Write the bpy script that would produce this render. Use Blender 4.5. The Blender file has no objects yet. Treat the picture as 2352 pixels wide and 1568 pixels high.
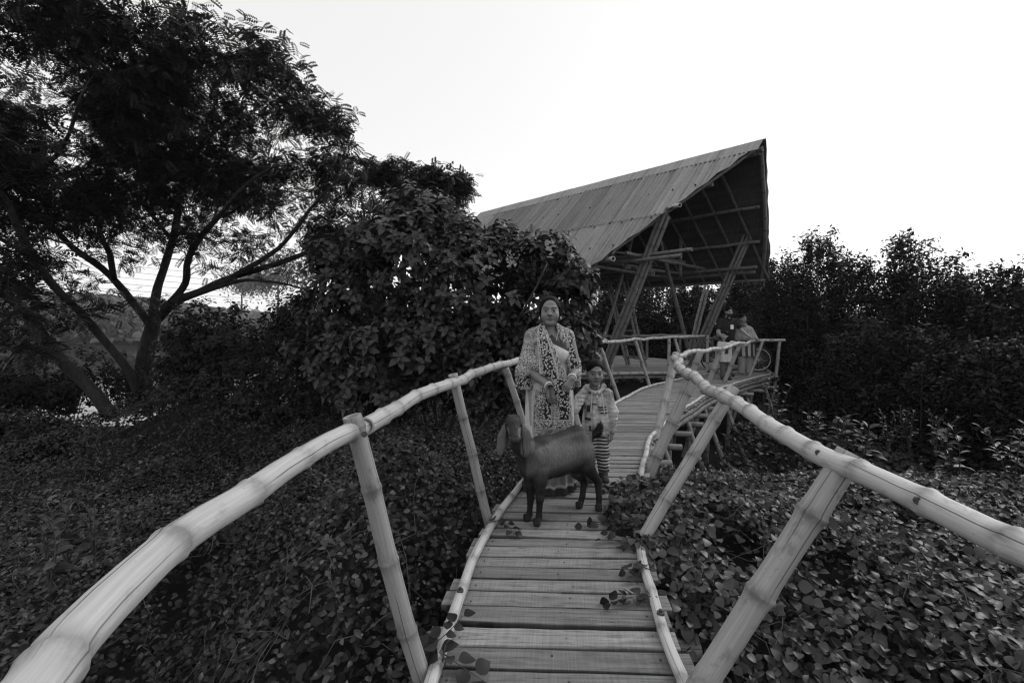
import bpy, math, random
import numpy as np
from mathutils import Vector
RNG = np.random.default_rng(7)
random.seed(7)
SC = bpy.context.scene
COL = SC.collection
V = lambda *a: np.array(a, dtype=float)

# ---------------------------------------------------------------- camera geometry
CAM_H = 1.34
FPX, CX, CY = 1045.0, 1176.0, 784.0
PITCH = math.atan(42.0 / FPX)
CP, SP = math.cos(PITCH), math.sin(PITCH)
def ray(x, y):
    u = (x - CX) / FPX; v = (CY - y) / FPX
    return V(u, CP + v * SP, -SP + v * CP)
def P(x, y, Y):                       # point on the sight line at distance Y ahead
    d = ray(x, y); t = Y / d[1]
    return V(d[0] * t, Y, CAM_H + d[2] * t)
def PZ(x, y, z):                      # point on the sight line at height z
    d = ray(x, y); t = (z - CAM_H) / d[2]
    return V(d[0] * t, d[1] * t, z)

cam_d = bpy.data.cameras.new('camera')
cam = bpy.data.objects.new('camera', cam_d); COL.objects.link(cam)
cam.location = (0, 0, CAM_H); cam.rotation_euler = (math.pi / 2 - PITCH, 0, 0)
cam_d.sensor_width = 36; cam_d.sensor_fit = 'HORIZONTAL'; cam_d.lens = FPX / 2352 * 36
cam_d.clip_start = 0.03; cam_d.clip_end = 4000
SC.camera = cam
SC.view_settings.view_transform = 'Standard'
try: SC.view_settings.look = 'None'
except Exception: pass
SC.view_settings.gamma = 1
SC.cycles.use_denoising = True
SC.cycles.pixel_filter_type = 'BLACKMAN_HARRIS'; SC.cycles.filter_width = 1.25
SC.cycles.use_adaptive_sampling = False
SC.cycles.sample_clamp_indirect = 4.0
SC.cycles.max_bounces = 5
SC.cycles.diffuse_bounces = 3
SC.cycles.glossy_bounces = 2
SC.cycles.transmission_bounces = 3
SC.cycles.transparent_max_bounces = 4
SC.cycles.volume_bounces = 0
SC.cycles.caustics_reflective = False

# ---------------------------------------------------------------- things and meshes
def tag(o, label=None, cat=None, group=None, kind=None):
    if label: o['label'] = label
    if cat: o['category'] = cat
    if group: o['group'] = group
    if kind: o['kind'] = kind
    return o
def thing(name, loc, label, cat, group=None):
    o = bpy.data.objects.new(name, None); COL.objects.link(o)
    o.location = tuple(loc); o.empty_display_size = .1
    return tag(o, label, cat, group)
def origin_of(o):
    s = V(0, 0, 0)
    while o is not None:
        s = s + np.array(o.location); o = o.parent
    return s
def mk(name, verts, faces, mat, parent=None, smooth=True, uv=None, attrs=None, loc=None, mats=None, midx=None):
    """verts in world space; faces: list of int arrays (n,3)/(n,4); uv per vertex"""
    verts = np.asarray(verts, dtype=np.float64)
    org = origin_of(parent) if parent is not None else (np.array(loc, float) if loc is not None else V(0, 0, 0))
    me = bpy.data.meshes.new(name)
    faces = [np.asarray(f, dtype=np.int64) for f in faces if len(f)]
    nl = sum(f.size for f in faces); nf = sum(len(f) for f in faces)
    me.vertices.add(len(verts)); me.vertices.foreach_set('co', (verts - org).astype(np.float32).ravel())
    me.loops.add(nl); me.polygons.add(nf)
    li = np.concatenate([f.ravel() for f in faces]).astype(np.int32)
    tot = np.concatenate([np.full(len(f), f.shape[1]) for f in faces]).astype(np.int32)
    st = np.concatenate([[0], np.cumsum(tot)[:-1]]).astype(np.int32)
    me.loops.foreach_set('vertex_index', li)
    me.polygons.foreach_set('loop_start', st)
    me.polygons.foreach_set('loop_total', tot)
    me.polygons.foreach_set('use_smooth', np.full(nf, smooth))
    if midx is not None: me.polygons.foreach_set('material_index', np.asarray(midx, np.int32))
    if uv is not None:
        l = me.uv_layers.new(name='UVMap')
        l.data.foreach_set('uv', np.asarray(uv, np.float32)[li].ravel())
    for k, a in (attrs or {}).items():
        at = me.attributes.new(k, 'FLOAT', 'POINT'); at.data.foreach_set('value', np.asarray(a, np.float32))
    for m in (mats or [mat]): me.materials.append(m)
    me.update(calc_edges=True); me.validate()
    o = bpy.data.objects.new(name, me); COL.objects.link(o)
    if parent is not None: o.parent = parent
    elif loc is not None: o.location = tuple(loc)
    return o
class Acc:                            # collects pieces that belong to one part
    def __init__(s): s.v, s.f3, s.f4, s.uv, s.at, s.n = [], [], [], [], {}, 0
    def add(s, v, faces, uv=None, **at):
        v = np.asarray(v, float)
        for f in faces:
            f = np.asarray(f)
            if len(f): (s.f3 if f.shape[1] == 3 else s.f4).append(f + s.n)
        s.v.append(v); s.uv.append(np.zeros((len(v), 2)) if uv is None else np.asarray(uv, float))
        for k, a in at.items():
            s.at.setdefault(k, []).append(np.broadcast_to(np.asarray(a, float), (len(v),)).copy())
        s.n += len(v)
    def build(s, name, mat, parent=None, smooth=True, loc=None):
        F = []
        if s.f4: F.append(np.concatenate(s.f4))
        if s.f3: F.append(np.concatenate(s.f3))
        return mk(name, np.concatenate(s.v), F, mat, parent, smooth, np.concatenate(s.uv),
                  {k: np.concatenate(a) for k, a in s.at.items()}, loc)

def catmull(pts, step):
    p = np.asarray(pts, float)
    if len(p) == 2:
        n = max(2, int(np.linalg.norm(p[1] - p[0]) / step) + 1)
        t = np.linspace(0, 1, n)[:, None]; return p[0] * (1 - t) + p[1] * t
    q = np.vstack([2 * p[0] - p[1], p, 2 * p[-1] - p[-2]])
    out = []
    for i in range(1, len(q) - 2):
        a, b, c, d = q[i - 1], q[i], q[i + 1], q[i + 2]
        n = max(1, int(np.linalg.norm(c - b) / step))
        for t in np.arange(n) / n:
            out.append(.5 * ((2 * b) + (c - a) * t + (2 * a - 5 * b + 4 * c - d) * t * t + (3 * b - a - 3 * c + d) * t ** 3))
    out.append(q[-2]); return np.array(out)
def arclen(p): return np.concatenate([[0], np.cumsum(np.linalg.norm(np.diff(p, axis=0), axis=1))])
def at_len(p, L, s): return np.stack([np.interp(s, L, p[:, k]) for k in range(3)], 1)
def frames(p):
    t = np.gradient(p, axis=0); t /= np.linalg.norm(t, axis=1)[:, None] + 1e-12
    up = V(0, 0, 1) if abs(t[:, 2]).mean() < .8 else V(.31, -.95, 0)
    a = np.cross(t, up); a /= np.linalg.norm(a, axis=1)[:, None] + 1e-12
    return t, a, np.cross(a, t)
def tube(p, r, sides, cap=True):
    """plain tapered tube; returns verts, faces, uv"""
    p = np.asarray(p, float); r = np.broadcast_to(r, (len(p),))
    t, a, b = frames(p); th = np.arange(sides) / sides * 2 * np.pi
    v = p[:, None] + r[:, None, None] * (np.cos(th)[None, :, None] * a[:, None] + np.sin(th)[None, :, None] * b[:, None])
    n = len(p); i = np.arange(n - 1)[:, None] * sides; j = np.arange(sides)[None]; j2 = (j + 1) % sides
    q = np.stack([i + j, i + j2, i + sides + j2, i + sides + j], -1).reshape(-1, 4)
    L = arclen(p)
    uv = np.stack(np.broadcast_arrays(th[None] / (2 * np.pi), L[:, None]), -1).reshape(-1, 2)
    v = v.reshape(-1, 3); F = [q]
    if cap:
        k = len(v); v = np.vstack([v, p[0], p[-1]]); uv = np.vstack([uv, [0, 0], [0, L[-1]]])
        jj = np.arange(sides); o = (n - 1) * sides
        F.append(np.vstack([np.stack([(jj + 1) % sides, jj, np.full(sides, k)], 1),
                            np.stack([o + jj, o + (jj + 1) % sides, np.full(sides, k + 1)], 1)]))
    return v, F, uv
def bamboo(acc, pts, r0, r1=None, gap=.27, sides=14, kink=.004, bulge=.085, rng=None, start=None, ends=True):
    """one bamboo culm along a path: swollen nodes, slight zigzag, hollow cut ends"""
    rng = rng or RNG; r1 = r0 if r1 is None else r1
    p = catmull(pts, .04); L = arclen(p); T = L[-1]
    nodes = []; s = rng.uniform(.05, gap) if start is None else start
    while s < T - .02: nodes.append(s); s += gap * rng.uniform(.86, 1.14)
    nodes = np.array(nodes) if nodes else np.array([T * .5])
    S = [0, T, .008, T - .008]
    for nd in nodes:
        S += [nd + d for d in (-.05, -.028, -.014, -.006, 0, .006, .014, .028, .05)]
    S += list(np.arange(0, T, .07 if T < 8 else .12)); S = np.unique(np.clip(np.round(S, 4), 0, T))
    c = at_len(p, L, S); t, a, b = frames(c)
    kn = np.concatenate([[-.1], nodes, [T + .1]])
    ka = rng.normal(0, kink, len(kn)); kb = rng.normal(0, kink, len(kn))
    c = c + a * np.interp(S, kn, ka)[:, None] + b * np.interp(S, kn, kb)[:, None]
    d = S[:, None] - nodes[None]; dm = d[np.arange(len(S)), np.abs(d).argmin(1)]
    r = np.interp(S, [0, T], [r0, r1])
    sc = np.clip(r0 / .035, .6, 1.6)
    r = r * (1 + bulge * np.exp(-(dm / (.026 * sc)) ** 2) + .06 * np.exp(-(dm / .007) ** 2) - .05 * np.exp(-((dm - .013) / .006) ** 2))
    nd = np.exp(-((dm + .002) / .03) ** 2)
    th = np.arange(sides) / sides * 2 * np.pi
    v = c[:, None] + r[:, None, None] * (np.cos(th)[None, :, None] * a[:, None] + np.sin(th)[None, :, None] * b[:, None])
    n = len(S); i = np.arange(n - 1)[:, None] * sides; j = np.arange(sides)[None]; j2 = (j + 1) % sides
    q = np.stack([i + j, i + j2, i + sides + j2, i + sides + j], -1).reshape(-1, 4)
    off = rng.uniform(0, 50)
    uv = np.stack(np.broadcast_arrays(th[None] / (2 * np.pi), S[:, None] + off), -1).reshape(-1, 2)
    nd = np.repeat(nd, sides); v = v.reshape(-1, 3); F = [q]
    for e, o, sg in ((0, 0, 1), (n - 1, (n - 1) * sides, -1)):     # hollow ends
        k = len(v); base = c[e]; tt = t[e] * sg
        ring = v[o:o + sides]
        v = np.vstack([v, base + (ring - base) * .74, base + (ring - base) * .70 + tt * .035, base[None] + tt * .035])
        uv = np.vstack([uv, np.tile([.3, off + .1], (2 * sides + 1, 1))]); nd = np.concatenate([nd, np.full(sides, .3), np.full(sides + 1, 2.)])
        jj = np.arange(sides); jn = (jj + 1) % sides
        A = np.stack([o + jn, o + jj, k + jj, k + jn], 1); B = np.stack([k + jn, k + jj, k + sides + jj, k + sides + jn], 1)
        Cc = np.stack([k + sides + jn, k + sides + jj, np.full(sides, k + 2 * sides)], 1)
        if sg < 0: A, B, Cc = A[:, ::-1], B[:, ::-1], Cc[:, ::-1]
        F += [np.vstack([A, B]), Cc]
    acc.add(v, F, uv, nd=nd)
def bam(name, pts, r0, parent, r1=None, mat=None, **k):
    A = Acc(); bamboo(A, pts, r0, r1, **k); return A.build(name, mat or M['bamboo'], parent)
def box(c, s, R=None):
    """box centre c, full size s"""
    q = np.array([[x, y, z] for x in (-.5, .5) for y in (-.5, .5) for z in (-.5, .5)]) * np.asarray(s, float)
    if R is not None: q = q @ np.asarray(R).T
    F = [[0, 1, 3, 2], [4, 6, 7, 5], [0, 4, 5, 1], [2, 3, 7, 6], [0, 2, 6, 4], [1, 5, 7, 3]]
    return q + np.asarray(c, float), [np.array(F)]

# ---------------------------------------------------------------- materials (a black and white place)
M = {}
class NT:
    def __init__(s, name):
        s.m = bpy.data.materials.new(name); s.m.use_nodes = True
        s.t = s.m.node_tree; s.b = s.t.nodes['Principled BSDF']; s.o = s.t.nodes['Material Output']
    def n(s, typ, ins=None, **pr):
        nd = s.t.nodes.new(typ)
        for k, v in pr.items(): setattr(nd, k, v)
        for k, v in (ins or {}).items(): s.set(nd.inputs[k], v)
        return nd
    def set(s, sock, v):
        if isinstance(v, bpy.types.NodeSocket): s.t.links.new(v, sock)
        elif sock.type == 'RGBA' and not hasattr(v, '__len__'): sock.default_value = (v, v, v, 1)
        else: sock.default_value = v
    def math(s, op, a, b=0., c=0.):
        nd = s.n('ShaderNodeMath', operation=op); s.set(nd.inputs[0], a); s.set(nd.inputs[1], b); s.set(nd.inputs[2], c)
        return nd.outputs[0]
    def remap(s, v, a, b, c, d):
        nd = s.n('ShaderNodeMapRange', {0: v, 1: a, 2: b, 3: c, 4: d}); return nd.outputs[0]
    def mix(s, f, a, b):
        nd = s.n('ShaderNodeMix', data_type='FLOAT'); s.set(nd.inputs[0], f); s.set(nd.inputs[2], a); s.set(nd.inputs[3], b); return nd.outputs[0]
    def attr(s, name): return s.n('ShaderNodeAttribute', attribute_name=name).outputs['Fac']
    def noise(s, vec, scale, detail=3., rough=.55, dist=0.):
        nd = s.n('ShaderNodeTexNoise', {'Scale': scale, 'Detail': detail, 'Roughness': rough, 'Distortion': dist})
        if vec is not None: s.set(nd.inputs['Vector'], vec)
        return nd.outputs['Fac']
    def voro(s, vec, scale, out='Distance', feature='F1', rnd=1.):
        nd = s.n('ShaderNodeTexVoronoi', {'Scale': scale, 'Randomness': rnd}, feature=feature)
        s.set(nd.inputs['Vector'], vec); return nd.outputs[out]
    def scale(s, vec, xyz, loc=None):
        nd = s.n('ShaderNodeMapping'); s.set(nd.inputs[0], vec); nd.inputs['Scale'].default_value = xyz
        if loc is not None: s.set(nd.inputs[1], loc)
        return nd.outputs[0]
    def obj(s): return s.n('ShaderNodeTexCoord').outputs['Object']
    def uv(s): return s.n('ShaderNodeTexCoord').outputs['UV']
    def sep(s, v): return s.n('ShaderNodeSeparateXYZ', {0: v}).outputs
    def rand(s): return s.n('ShaderNodeObjectInfo').outputs['Random']
    def col(s, v, rough=.6, spec=.4):
        s.set(s.b.inputs['Base Color'], v); s.set(s.b.inputs['Roughness'], rough); s.set(s.b.inputs['Specular IOR Level'], spec)
    def bump(s, h, strength=.5, dist=.01):
        nd = s.n('ShaderNodeBump', {'Strength': strength, 'Distance': dist, 'Height': h}); s.set(s.b.inputs['Normal'], nd.outputs[0])

def m_plain(name, a, rough=.7, spec=.3, var=.25, scale=8., bump=0., bs=40.):
    k = NT(name); o = k.obj(); n = k.noise(o, scale, 4)
    k.col(k.remap(n, .3, .7, a * (1 - var), a * (1 + var)), rough, spec)
    if bump: k.bump(k.noise(o, bs, 4), bump, .01)
    M[name] = k.m; return k.m
def m_attr(name, rough=.6, spec=.35, var=.15, scale=20., bump=.15, bs=120.):
    """albedo read from the vertex attribute 'col'"""
    k = NT(name); o = k.obj(); n = k.noise(o, scale, 3)
    k.col(k.math('MULTIPLY', k.attr('col'), k.remap(n, .3, .7, 1 - var, 1 + var)), rough, spec)
    if bump: k.bump(k.noise(o, bs, 3), bump, .004)
    M[name] = k.m; return k.m
def m_bamboo(name, light, dark, weather=.5):
    k = NT(name); uv = k.uv(); nd = k.attr('nd'); r = k.rand()
    ofs = k.n('ShaderNodeCombineXYZ', {0: k.math('MULTIPLY', r, 31.), 1: k.math('MULTIPLY', r, 17.)}).outputs[0]
    sh = k.n('ShaderNodeVectorMath', operation='ADD'); k.set(sh.inputs[0], uv); k.set(sh.inputs[1], ofs); uv = sh.outputs[0]
    streak = k.noise(k.scale(uv, (9, 1.1, 1)), 3., 5, .6)
    blot = k.noise(k.scale(uv, (2.2, 4.2, 1)), 2.2, 5, .65)
    base = k.mix(k.remap(streak, .3, .7, 0, 1), light * .78, light * 1.12)
    base = k.math('MULTIPLY', base, k.remap(r, 0, 1, .88, 1.12))
    st = k.math('MULTIPLY', k.remap(blot, .56, .64, 0, 1), weather)
    base = k.mix(st, base, dark * 1.6)
    ring = k.math('MULTIPLY', k.math('MINIMUM', nd, 1.), k.remap(blot, .36, .58, .2, 1))
    base = k.mix(k.math('MULTIPLY', ring, .8), base, dark)
    # long splits in the skin
    su = k.sep(uv); wan = k.noise(k.scale(uv, (0, 1.3, 1)), 1.2, 3, .5); line = None
    for ci in (.03, .19, .41, .62, .83):
        dd = k.math('PINGPONG', k.math('ADD', su[0], k.math('MULTIPLY_ADD', wan, .10, ci + .5)), .5)
        gate = k.remap(k.noise(k.scale(uv, (0, .9, 1), (0, ci * 40, 0)), 1., 1), .46, .52, 0, 1)
        l1 = k.math('MULTIPLY', k.remap(k.math('SUBTRACT', .5, dd), .003, .0085, 1, 0), gate); line = l1 if line is None else k.math('MAXIMUM', line, l1)
    base = k.mix(k.math('MULTIPLY', line, .85), base, .03)
    dots = k.voro(k.scale(uv, (7, 22, 1)), 1.6)
    base = k.mix(k.remap(dots, .05, .09, .6, 0), base, dark * .6)
    base = k.mix(k.remap(nd, 1.2, 1.8, 0, 1), base, .02)
    k.col(base, .55, .35)
    h = k.math('SUBTRACT', k.math('MULTIPLY', streak, .35), line)
    k.bump(h, .45, .004); M[name] = k.m
def m_leaf(name, lo, hi, rough=.42, spec=.5, trans=.18):
    k = NT(name); rnd = k.attr('rnd'); o = k.obj(); n = k.noise(o, 1.3, 3)
    c = k.mix(k.math('MULTIPLY', k.remap(n, .35, .65, .2, 1.), rnd), lo, hi)
    k.col(c, rough, spec)
    if trans:
        tr = k.n('ShaderNodeBsdfTranslucent', {'Color': k.math('MULTIPLY', c, 1.6)})
        mx = k.n('ShaderNodeMixShader', {0: trans, 1: k.b.outputs[0], 2: tr.outputs[0]})
        k.set(k.o.inputs['Surface'], mx.outputs[0])
    M[name] = k.m
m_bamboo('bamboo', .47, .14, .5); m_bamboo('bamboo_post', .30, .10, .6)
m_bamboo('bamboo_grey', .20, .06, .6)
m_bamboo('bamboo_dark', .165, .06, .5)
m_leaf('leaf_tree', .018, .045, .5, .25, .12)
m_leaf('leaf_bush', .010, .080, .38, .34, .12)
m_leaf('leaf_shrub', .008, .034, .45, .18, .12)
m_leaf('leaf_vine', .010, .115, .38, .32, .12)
m_leaf('leaf_vine_shade', .008, .056, .42, .2, .12)  # darker copy of the vine leaf, shade put into its colour
m_leaf('leaf_far', .14, .30, .6, .3, .3)  # distance haze put into the leaf colour as a pale tone
def m_bark(name, a):
    k = NT(name); o = k.obj(); n = k.noise(k.scale(o, (1, 1, .3)), 14, 5, .65); w = k.noise(o, 2.5, 3)
    k.col(k.math('MULTIPLY', k.remap(n, .3, .7, a * .5, a * 1.4), k.remap(w, .3, .7, .7, 1.3)), .85, .2); k.bump(n, .8, .03); M[name] = k.m
m_bark('bark', .035); m_bark('stem', .07); m_bark('bark_hazy', .2)  # the palest bark has distance haze put into its colour
def m_wood(name, a):
    k = NT(name); uv = k.uv(); rnd = k.attr('rnd')
    g = k.noise(k.scale(uv, (2.2, 46, 1)), 1., 6, .7, .6)
    saw = k.noise(k.scale(uv, (150, 2.2, 1)), 1., 2, .5)
    bl = k.noise(k.scale(uv, (3, 9, 1)), 1.4, 4, .6)
    c = k.math('MULTIPLY', k.remap(g, .28, .72, a * .5, a * 1.35), k.remap(rnd, 0, 1, .66, 1.26))
    c = k.math('MULTIPLY', c, k.remap(saw, .35, .7, .86, 1.1))
    c = k.mix(k.remap(bl, .54, .70, 0, .62), c, a * .3)
    gr = k.noise(k.scale(uv, (4.5, 120, 1)), 1., 3, .6)
    c = k.mix(k.remap(gr, .60, .66, 0, .8), c, .035)
    c = k.math('MULTIPLY', c, k.remap(k.attr('edge'), 0, 1, 1., .22))  # gap shade put into the colour of the weathered plank sides
    kn = k.voro(k.scale(uv, (2.2, 9, 1)), 1.5); c = k.mix(k.remap(kn, .03, .055, .8, 0), c, .03)
    k.col(c, .72, .25); k.bump(k.math('ADD', g, k.math('MULTIPLY', saw, .5)), .5, .006); M[name] = k.m
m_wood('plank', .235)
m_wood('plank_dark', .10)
def m_roof():
    k = NT('roof_sheet'); uv = k.uv()
    n = k.noise(k.scale(uv, (6, .5, 1)), 1.2, 5, .6); n2 = k.noise(uv, 14, 5, .6); sh = k.attr('rnd')
    c = k.math('MULTIPLY', k.remap(n, .3, .7, .20, .31), k.remap(n2, .3, .7, .85, 1.15))
    c = k.math('MULTIPLY', c, k.remap(sh, 0, 1, .58, 1.16)); st_ = k.noise(k.scale(uv, (9, .35, 1)), 1., 4, .65); c = k.mix(k.remap(st_, .54, .66, 0, .55), c, .09); sm = k.math('FRACT', k.math('DIVIDE', k.sep(uv)[0], .98)); c = k.mix(k.remap(sm, .012, .03, .8, 0), c, .04); k.col(c, .75, .25); k.bump(n2, .2, .01); M['roof_sheet'] = k.m  # dark line at each sheet seam paints the shadow of the overlap
m_roof()
def m_thatch():
    k = NT('thatch'); uv = k.uv()
    n = k.noise(k.scale(uv, (40, 2.5, 1)), 1.2, 4, .6); b = k.noise(k.scale(uv, (.4, 3.2, 1)), 1.5, 3)
    k.col(k.math('MULTIPLY', k.remap(n, .3, .7, .05, .12), k.remap(b, .35, .65, .7, 1.25)), .9, .1); k.bump(n, .7, .02); M['thatch'] = k.m
m_thatch()
m_plain('iron', .04, .5, .5, .3, 60)
m_plain('soil', .014, .95, .1, .4, 3, .6, 30)
m_plain('hill', .045, .95, .1, .65, .9, .8, 1.6)
m_plain('chrome', .5, .25, .6, .1, 30)
m_plain('rubber', .02, .7, .3)
m_plain('paint_dark', .03, .35, .5)
# ---------------------------------------------------------------- light, sky, ground, water
SUN_EL, SUN_AZ = math.radians(38), math.radians(62)     # azimuth clockwise from straight ahead
w = bpy.data.worlds.new('World'); SC.world = w; w.use_nodes = True
nt = w.node_tree; bg = nt.nodes['Background']
sky = nt.nodes.new('ShaderNodeTexSky'); sky.sky_type = 'NISHITA'; sky.sun_disc = False
sky.sun_elevation = SUN_EL; sky.sun_rotation = SUN_AZ; sky.air_density = 1.0; sky.dust_density = 1.5; sky.ozone_density = 1.0
bw = nt.nodes.new('ShaderNodeRGBToBW'); nt.links.new(sky.outputs[0], bw.inputs[0]); 
veil = nt.nodes.new('ShaderNodeMath'); veil.operation = 'MULTIPLY_ADD'      # thin even overcast veil over the clear sky
nt.links.new(bw.outputs[0], veil.inputs[0]); veil.inputs[1].default_value = .55; veil.inputs[2].default_value = 4.8
nt.links.new(veil.outputs[0], bg.inputs['Color'])
bg.inputs['Strength'].default_value = .13
sd = bpy.data.lights.new('sun', 'SUN'); sun = bpy.data.objects.new('sun', sd); COL.objects.link(sun)
sd.energy = .75; sd.angle = math.radians(22); sd.color = (1, 1, 1)
dv = Vector((math.sin(SUN_AZ) * math.cos(SUN_EL), math.cos(SUN_AZ) * math.cos(SUN_EL), math.sin(SUN_EL)))
sun.rotation_euler = dv.to_track_quat('Z', 'Y').to_euler(); sun.location = (20, 10, 30)
SC.view_settings.exposure = 0.25

def fbm(x, y, s=1., seed=0):
    r = np.random.default_rng(seed); out = 0
    for o in range(4):
        a, b, c, d = r.uniform(0, 6.28, 4); f = s * 1.9 ** o; an = r.uniform(0, 6.28)
        out = out + (np.sin(f * (x * math.cos(an) + y * math.sin(an)) + a + 1.3 * np.sin(f * .7 * (y * math.cos(an) - x * math.sin(an)) + b)) * np.cos(f * .8 * (y * math.cos(an + 1) - x * math.sin(an + 1)) + c)) / 1.7 ** o
    return out
GZ = -1.55
def pond(x, y):     # 1 inside the pond on the left
    d = np.maximum(np.abs(x + 27.5 + .3 * (y - 20)) / 19.5, np.abs(y - 35.8) / 22.)
    return np.clip((1.05 - d) * 4, 0, 1)
def ground_z(x, y):
    return GZ + .10 * fbm(x, y, .5, 3) - .9 * pond(x, y)
g = np.concatenate([-np.geomspace(1500, 45, 14), np.linspace(-40, 40, 121), np.geomspace(45, 1500, 14)])
gx, gy = np.meshgrid(g, g + 12, indexing='ij')
n = len(g); vv = np.stack([gx, gy, ground_z(gx, gy)], -1).reshape(-1, 3)
ii = (np.arange(n - 1)[:, None] * n + np.arange(n - 1)[None]).ravel()
o = mk('ground', vv, [np.stack([ii, ii + n, ii + n + 1, ii + 1], 1)], M['soil']); tag(o, kind='structure')
# pond surface
k = NT('water'); ob = k.obj(); k.col(.02, .08, .5); k.bump(k.noise(ob, 1.8, 3), .08, .05); M['water'] = k.m
o = mk('pond_water', [[-52, 7, GZ - .28], [4, 7, GZ - .28], [-6, 58, GZ - .28], [-70, 58, GZ - .28]], [[[0, 1, 2, 3]]], M['water'], smooth=False); tag(o, kind='structure')
# far bank: a low hill beyond the pond
hx = np.linspace(-260, 40, 90); hy = np.linspace(62, 150, 20)
X, Y = np.meshgrid(hx, hy, indexing='ij')
top = np.interp(X, [-260, -130, -95, -80, -55, -30, 40], [14, 11, 8.5, 6.2, 3.6, 2.2, 2.0]) + .9 * fbm(X, Y, .12, 5)
prof = np.clip((Y - 62) / 30, 0, 1) ** .6 * np.clip((150 - Y) / 30, 0, 1)
Z = GZ - .6 + (top + 1.2) * prof
n2 = len(hy); ii = (np.arange(len(hx) - 1)[:, None] * n2 + np.arange(n2 - 1)[None]).ravel()
o = mk('far_hill', np.stack([X, Y, Z], -1).reshape(-1, 3), [np.stack([ii, ii + n2, ii + n2 + 1, ii + 1], 1)], M['hill']); tag(o, kind='structure')

# thin even air
bpy.context.view_layer.update()
hz = 'HAZE'
vb, fb_ = box((0, 60, 14), (700, 420, 38))
k = NT('haze'); k.t.nodes.remove(k.b); pv = k.n('ShaderNodeVolumePrincipled', {'Color': .9, 'Density': .0005, 'Anisotropy': 0.}); k.set(k.o.inputs['Volume'], pv.outputs[0]); M['haze'] = k.m
tag(mk('haze', vb, fb_, M['haze'], smooth=False), kind='stuff')
# ---------------------------------------------------------------- boardwalk
LC = np.array([(-.33, -.6), (-.33, .3), (-.31, 1.2), (-.293, 1.69), (-.27, 1.93), (-.243, 2.22), (-.196, 2.58), (-.147, 2.85), (-.068, 3.2), (.032, 3.54),
      (.32, 4.4), (.74, 5.4), (1.2, 6.45), (1.70, 7.46), (2.217, 8.38), (2.82, 9.39), (3.74, 10.42), (4.56, 11.3), (5.35, 12.0)])
RC = np.array([(.64, -.6), (.63, .4), (.63, 1.2), (.637, 1.68), (.65, 1.86), (.678, 2.11), (.705, 2.34), (.80, 2.8), (.95, 3.4), (1.13, 3.94), (1.3, 4.4), (1.62, 5.24),
      (2.16, 6.2), (2.46, 6.73), (2.74, 7.12), (3.05, 7.56), (3.6, 8.38), (4.25, 9.2), (5.1, 10.15), (5.93, 11.0), (6.7, 11.73)])
def path3(c, z): return np.column_stack([c, np.full(len(c), z)])
Lp = catmull(path3(LC, 0), .05); Rp = catmull(path3(RC, 0), .05)
Ll, Rl = arclen(Lp), arclen(Rp)
def pair(u): return at_len(Lp, Ll, [u * Ll[-1]])[0], at_len(Rp, Rl, [u * Rl[-1]])[0]
walk = thing('bamboo_boardwalk', (0.2, 2.0, GZ), 'raised boardwalk of weathered planks edged with bamboo, curving right towards the pavilion', 'boardwalk')
A = Acc(); r = np.random.default_rng(11); nails = []
mid = [sum(pair(u)) / 2 for u in np.linspace(0, 1, 400)]; ml = arclen(np.array(mid)); us = np.linspace(0, 1, 400)
s = 0.15
prev_t = .0
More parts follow.
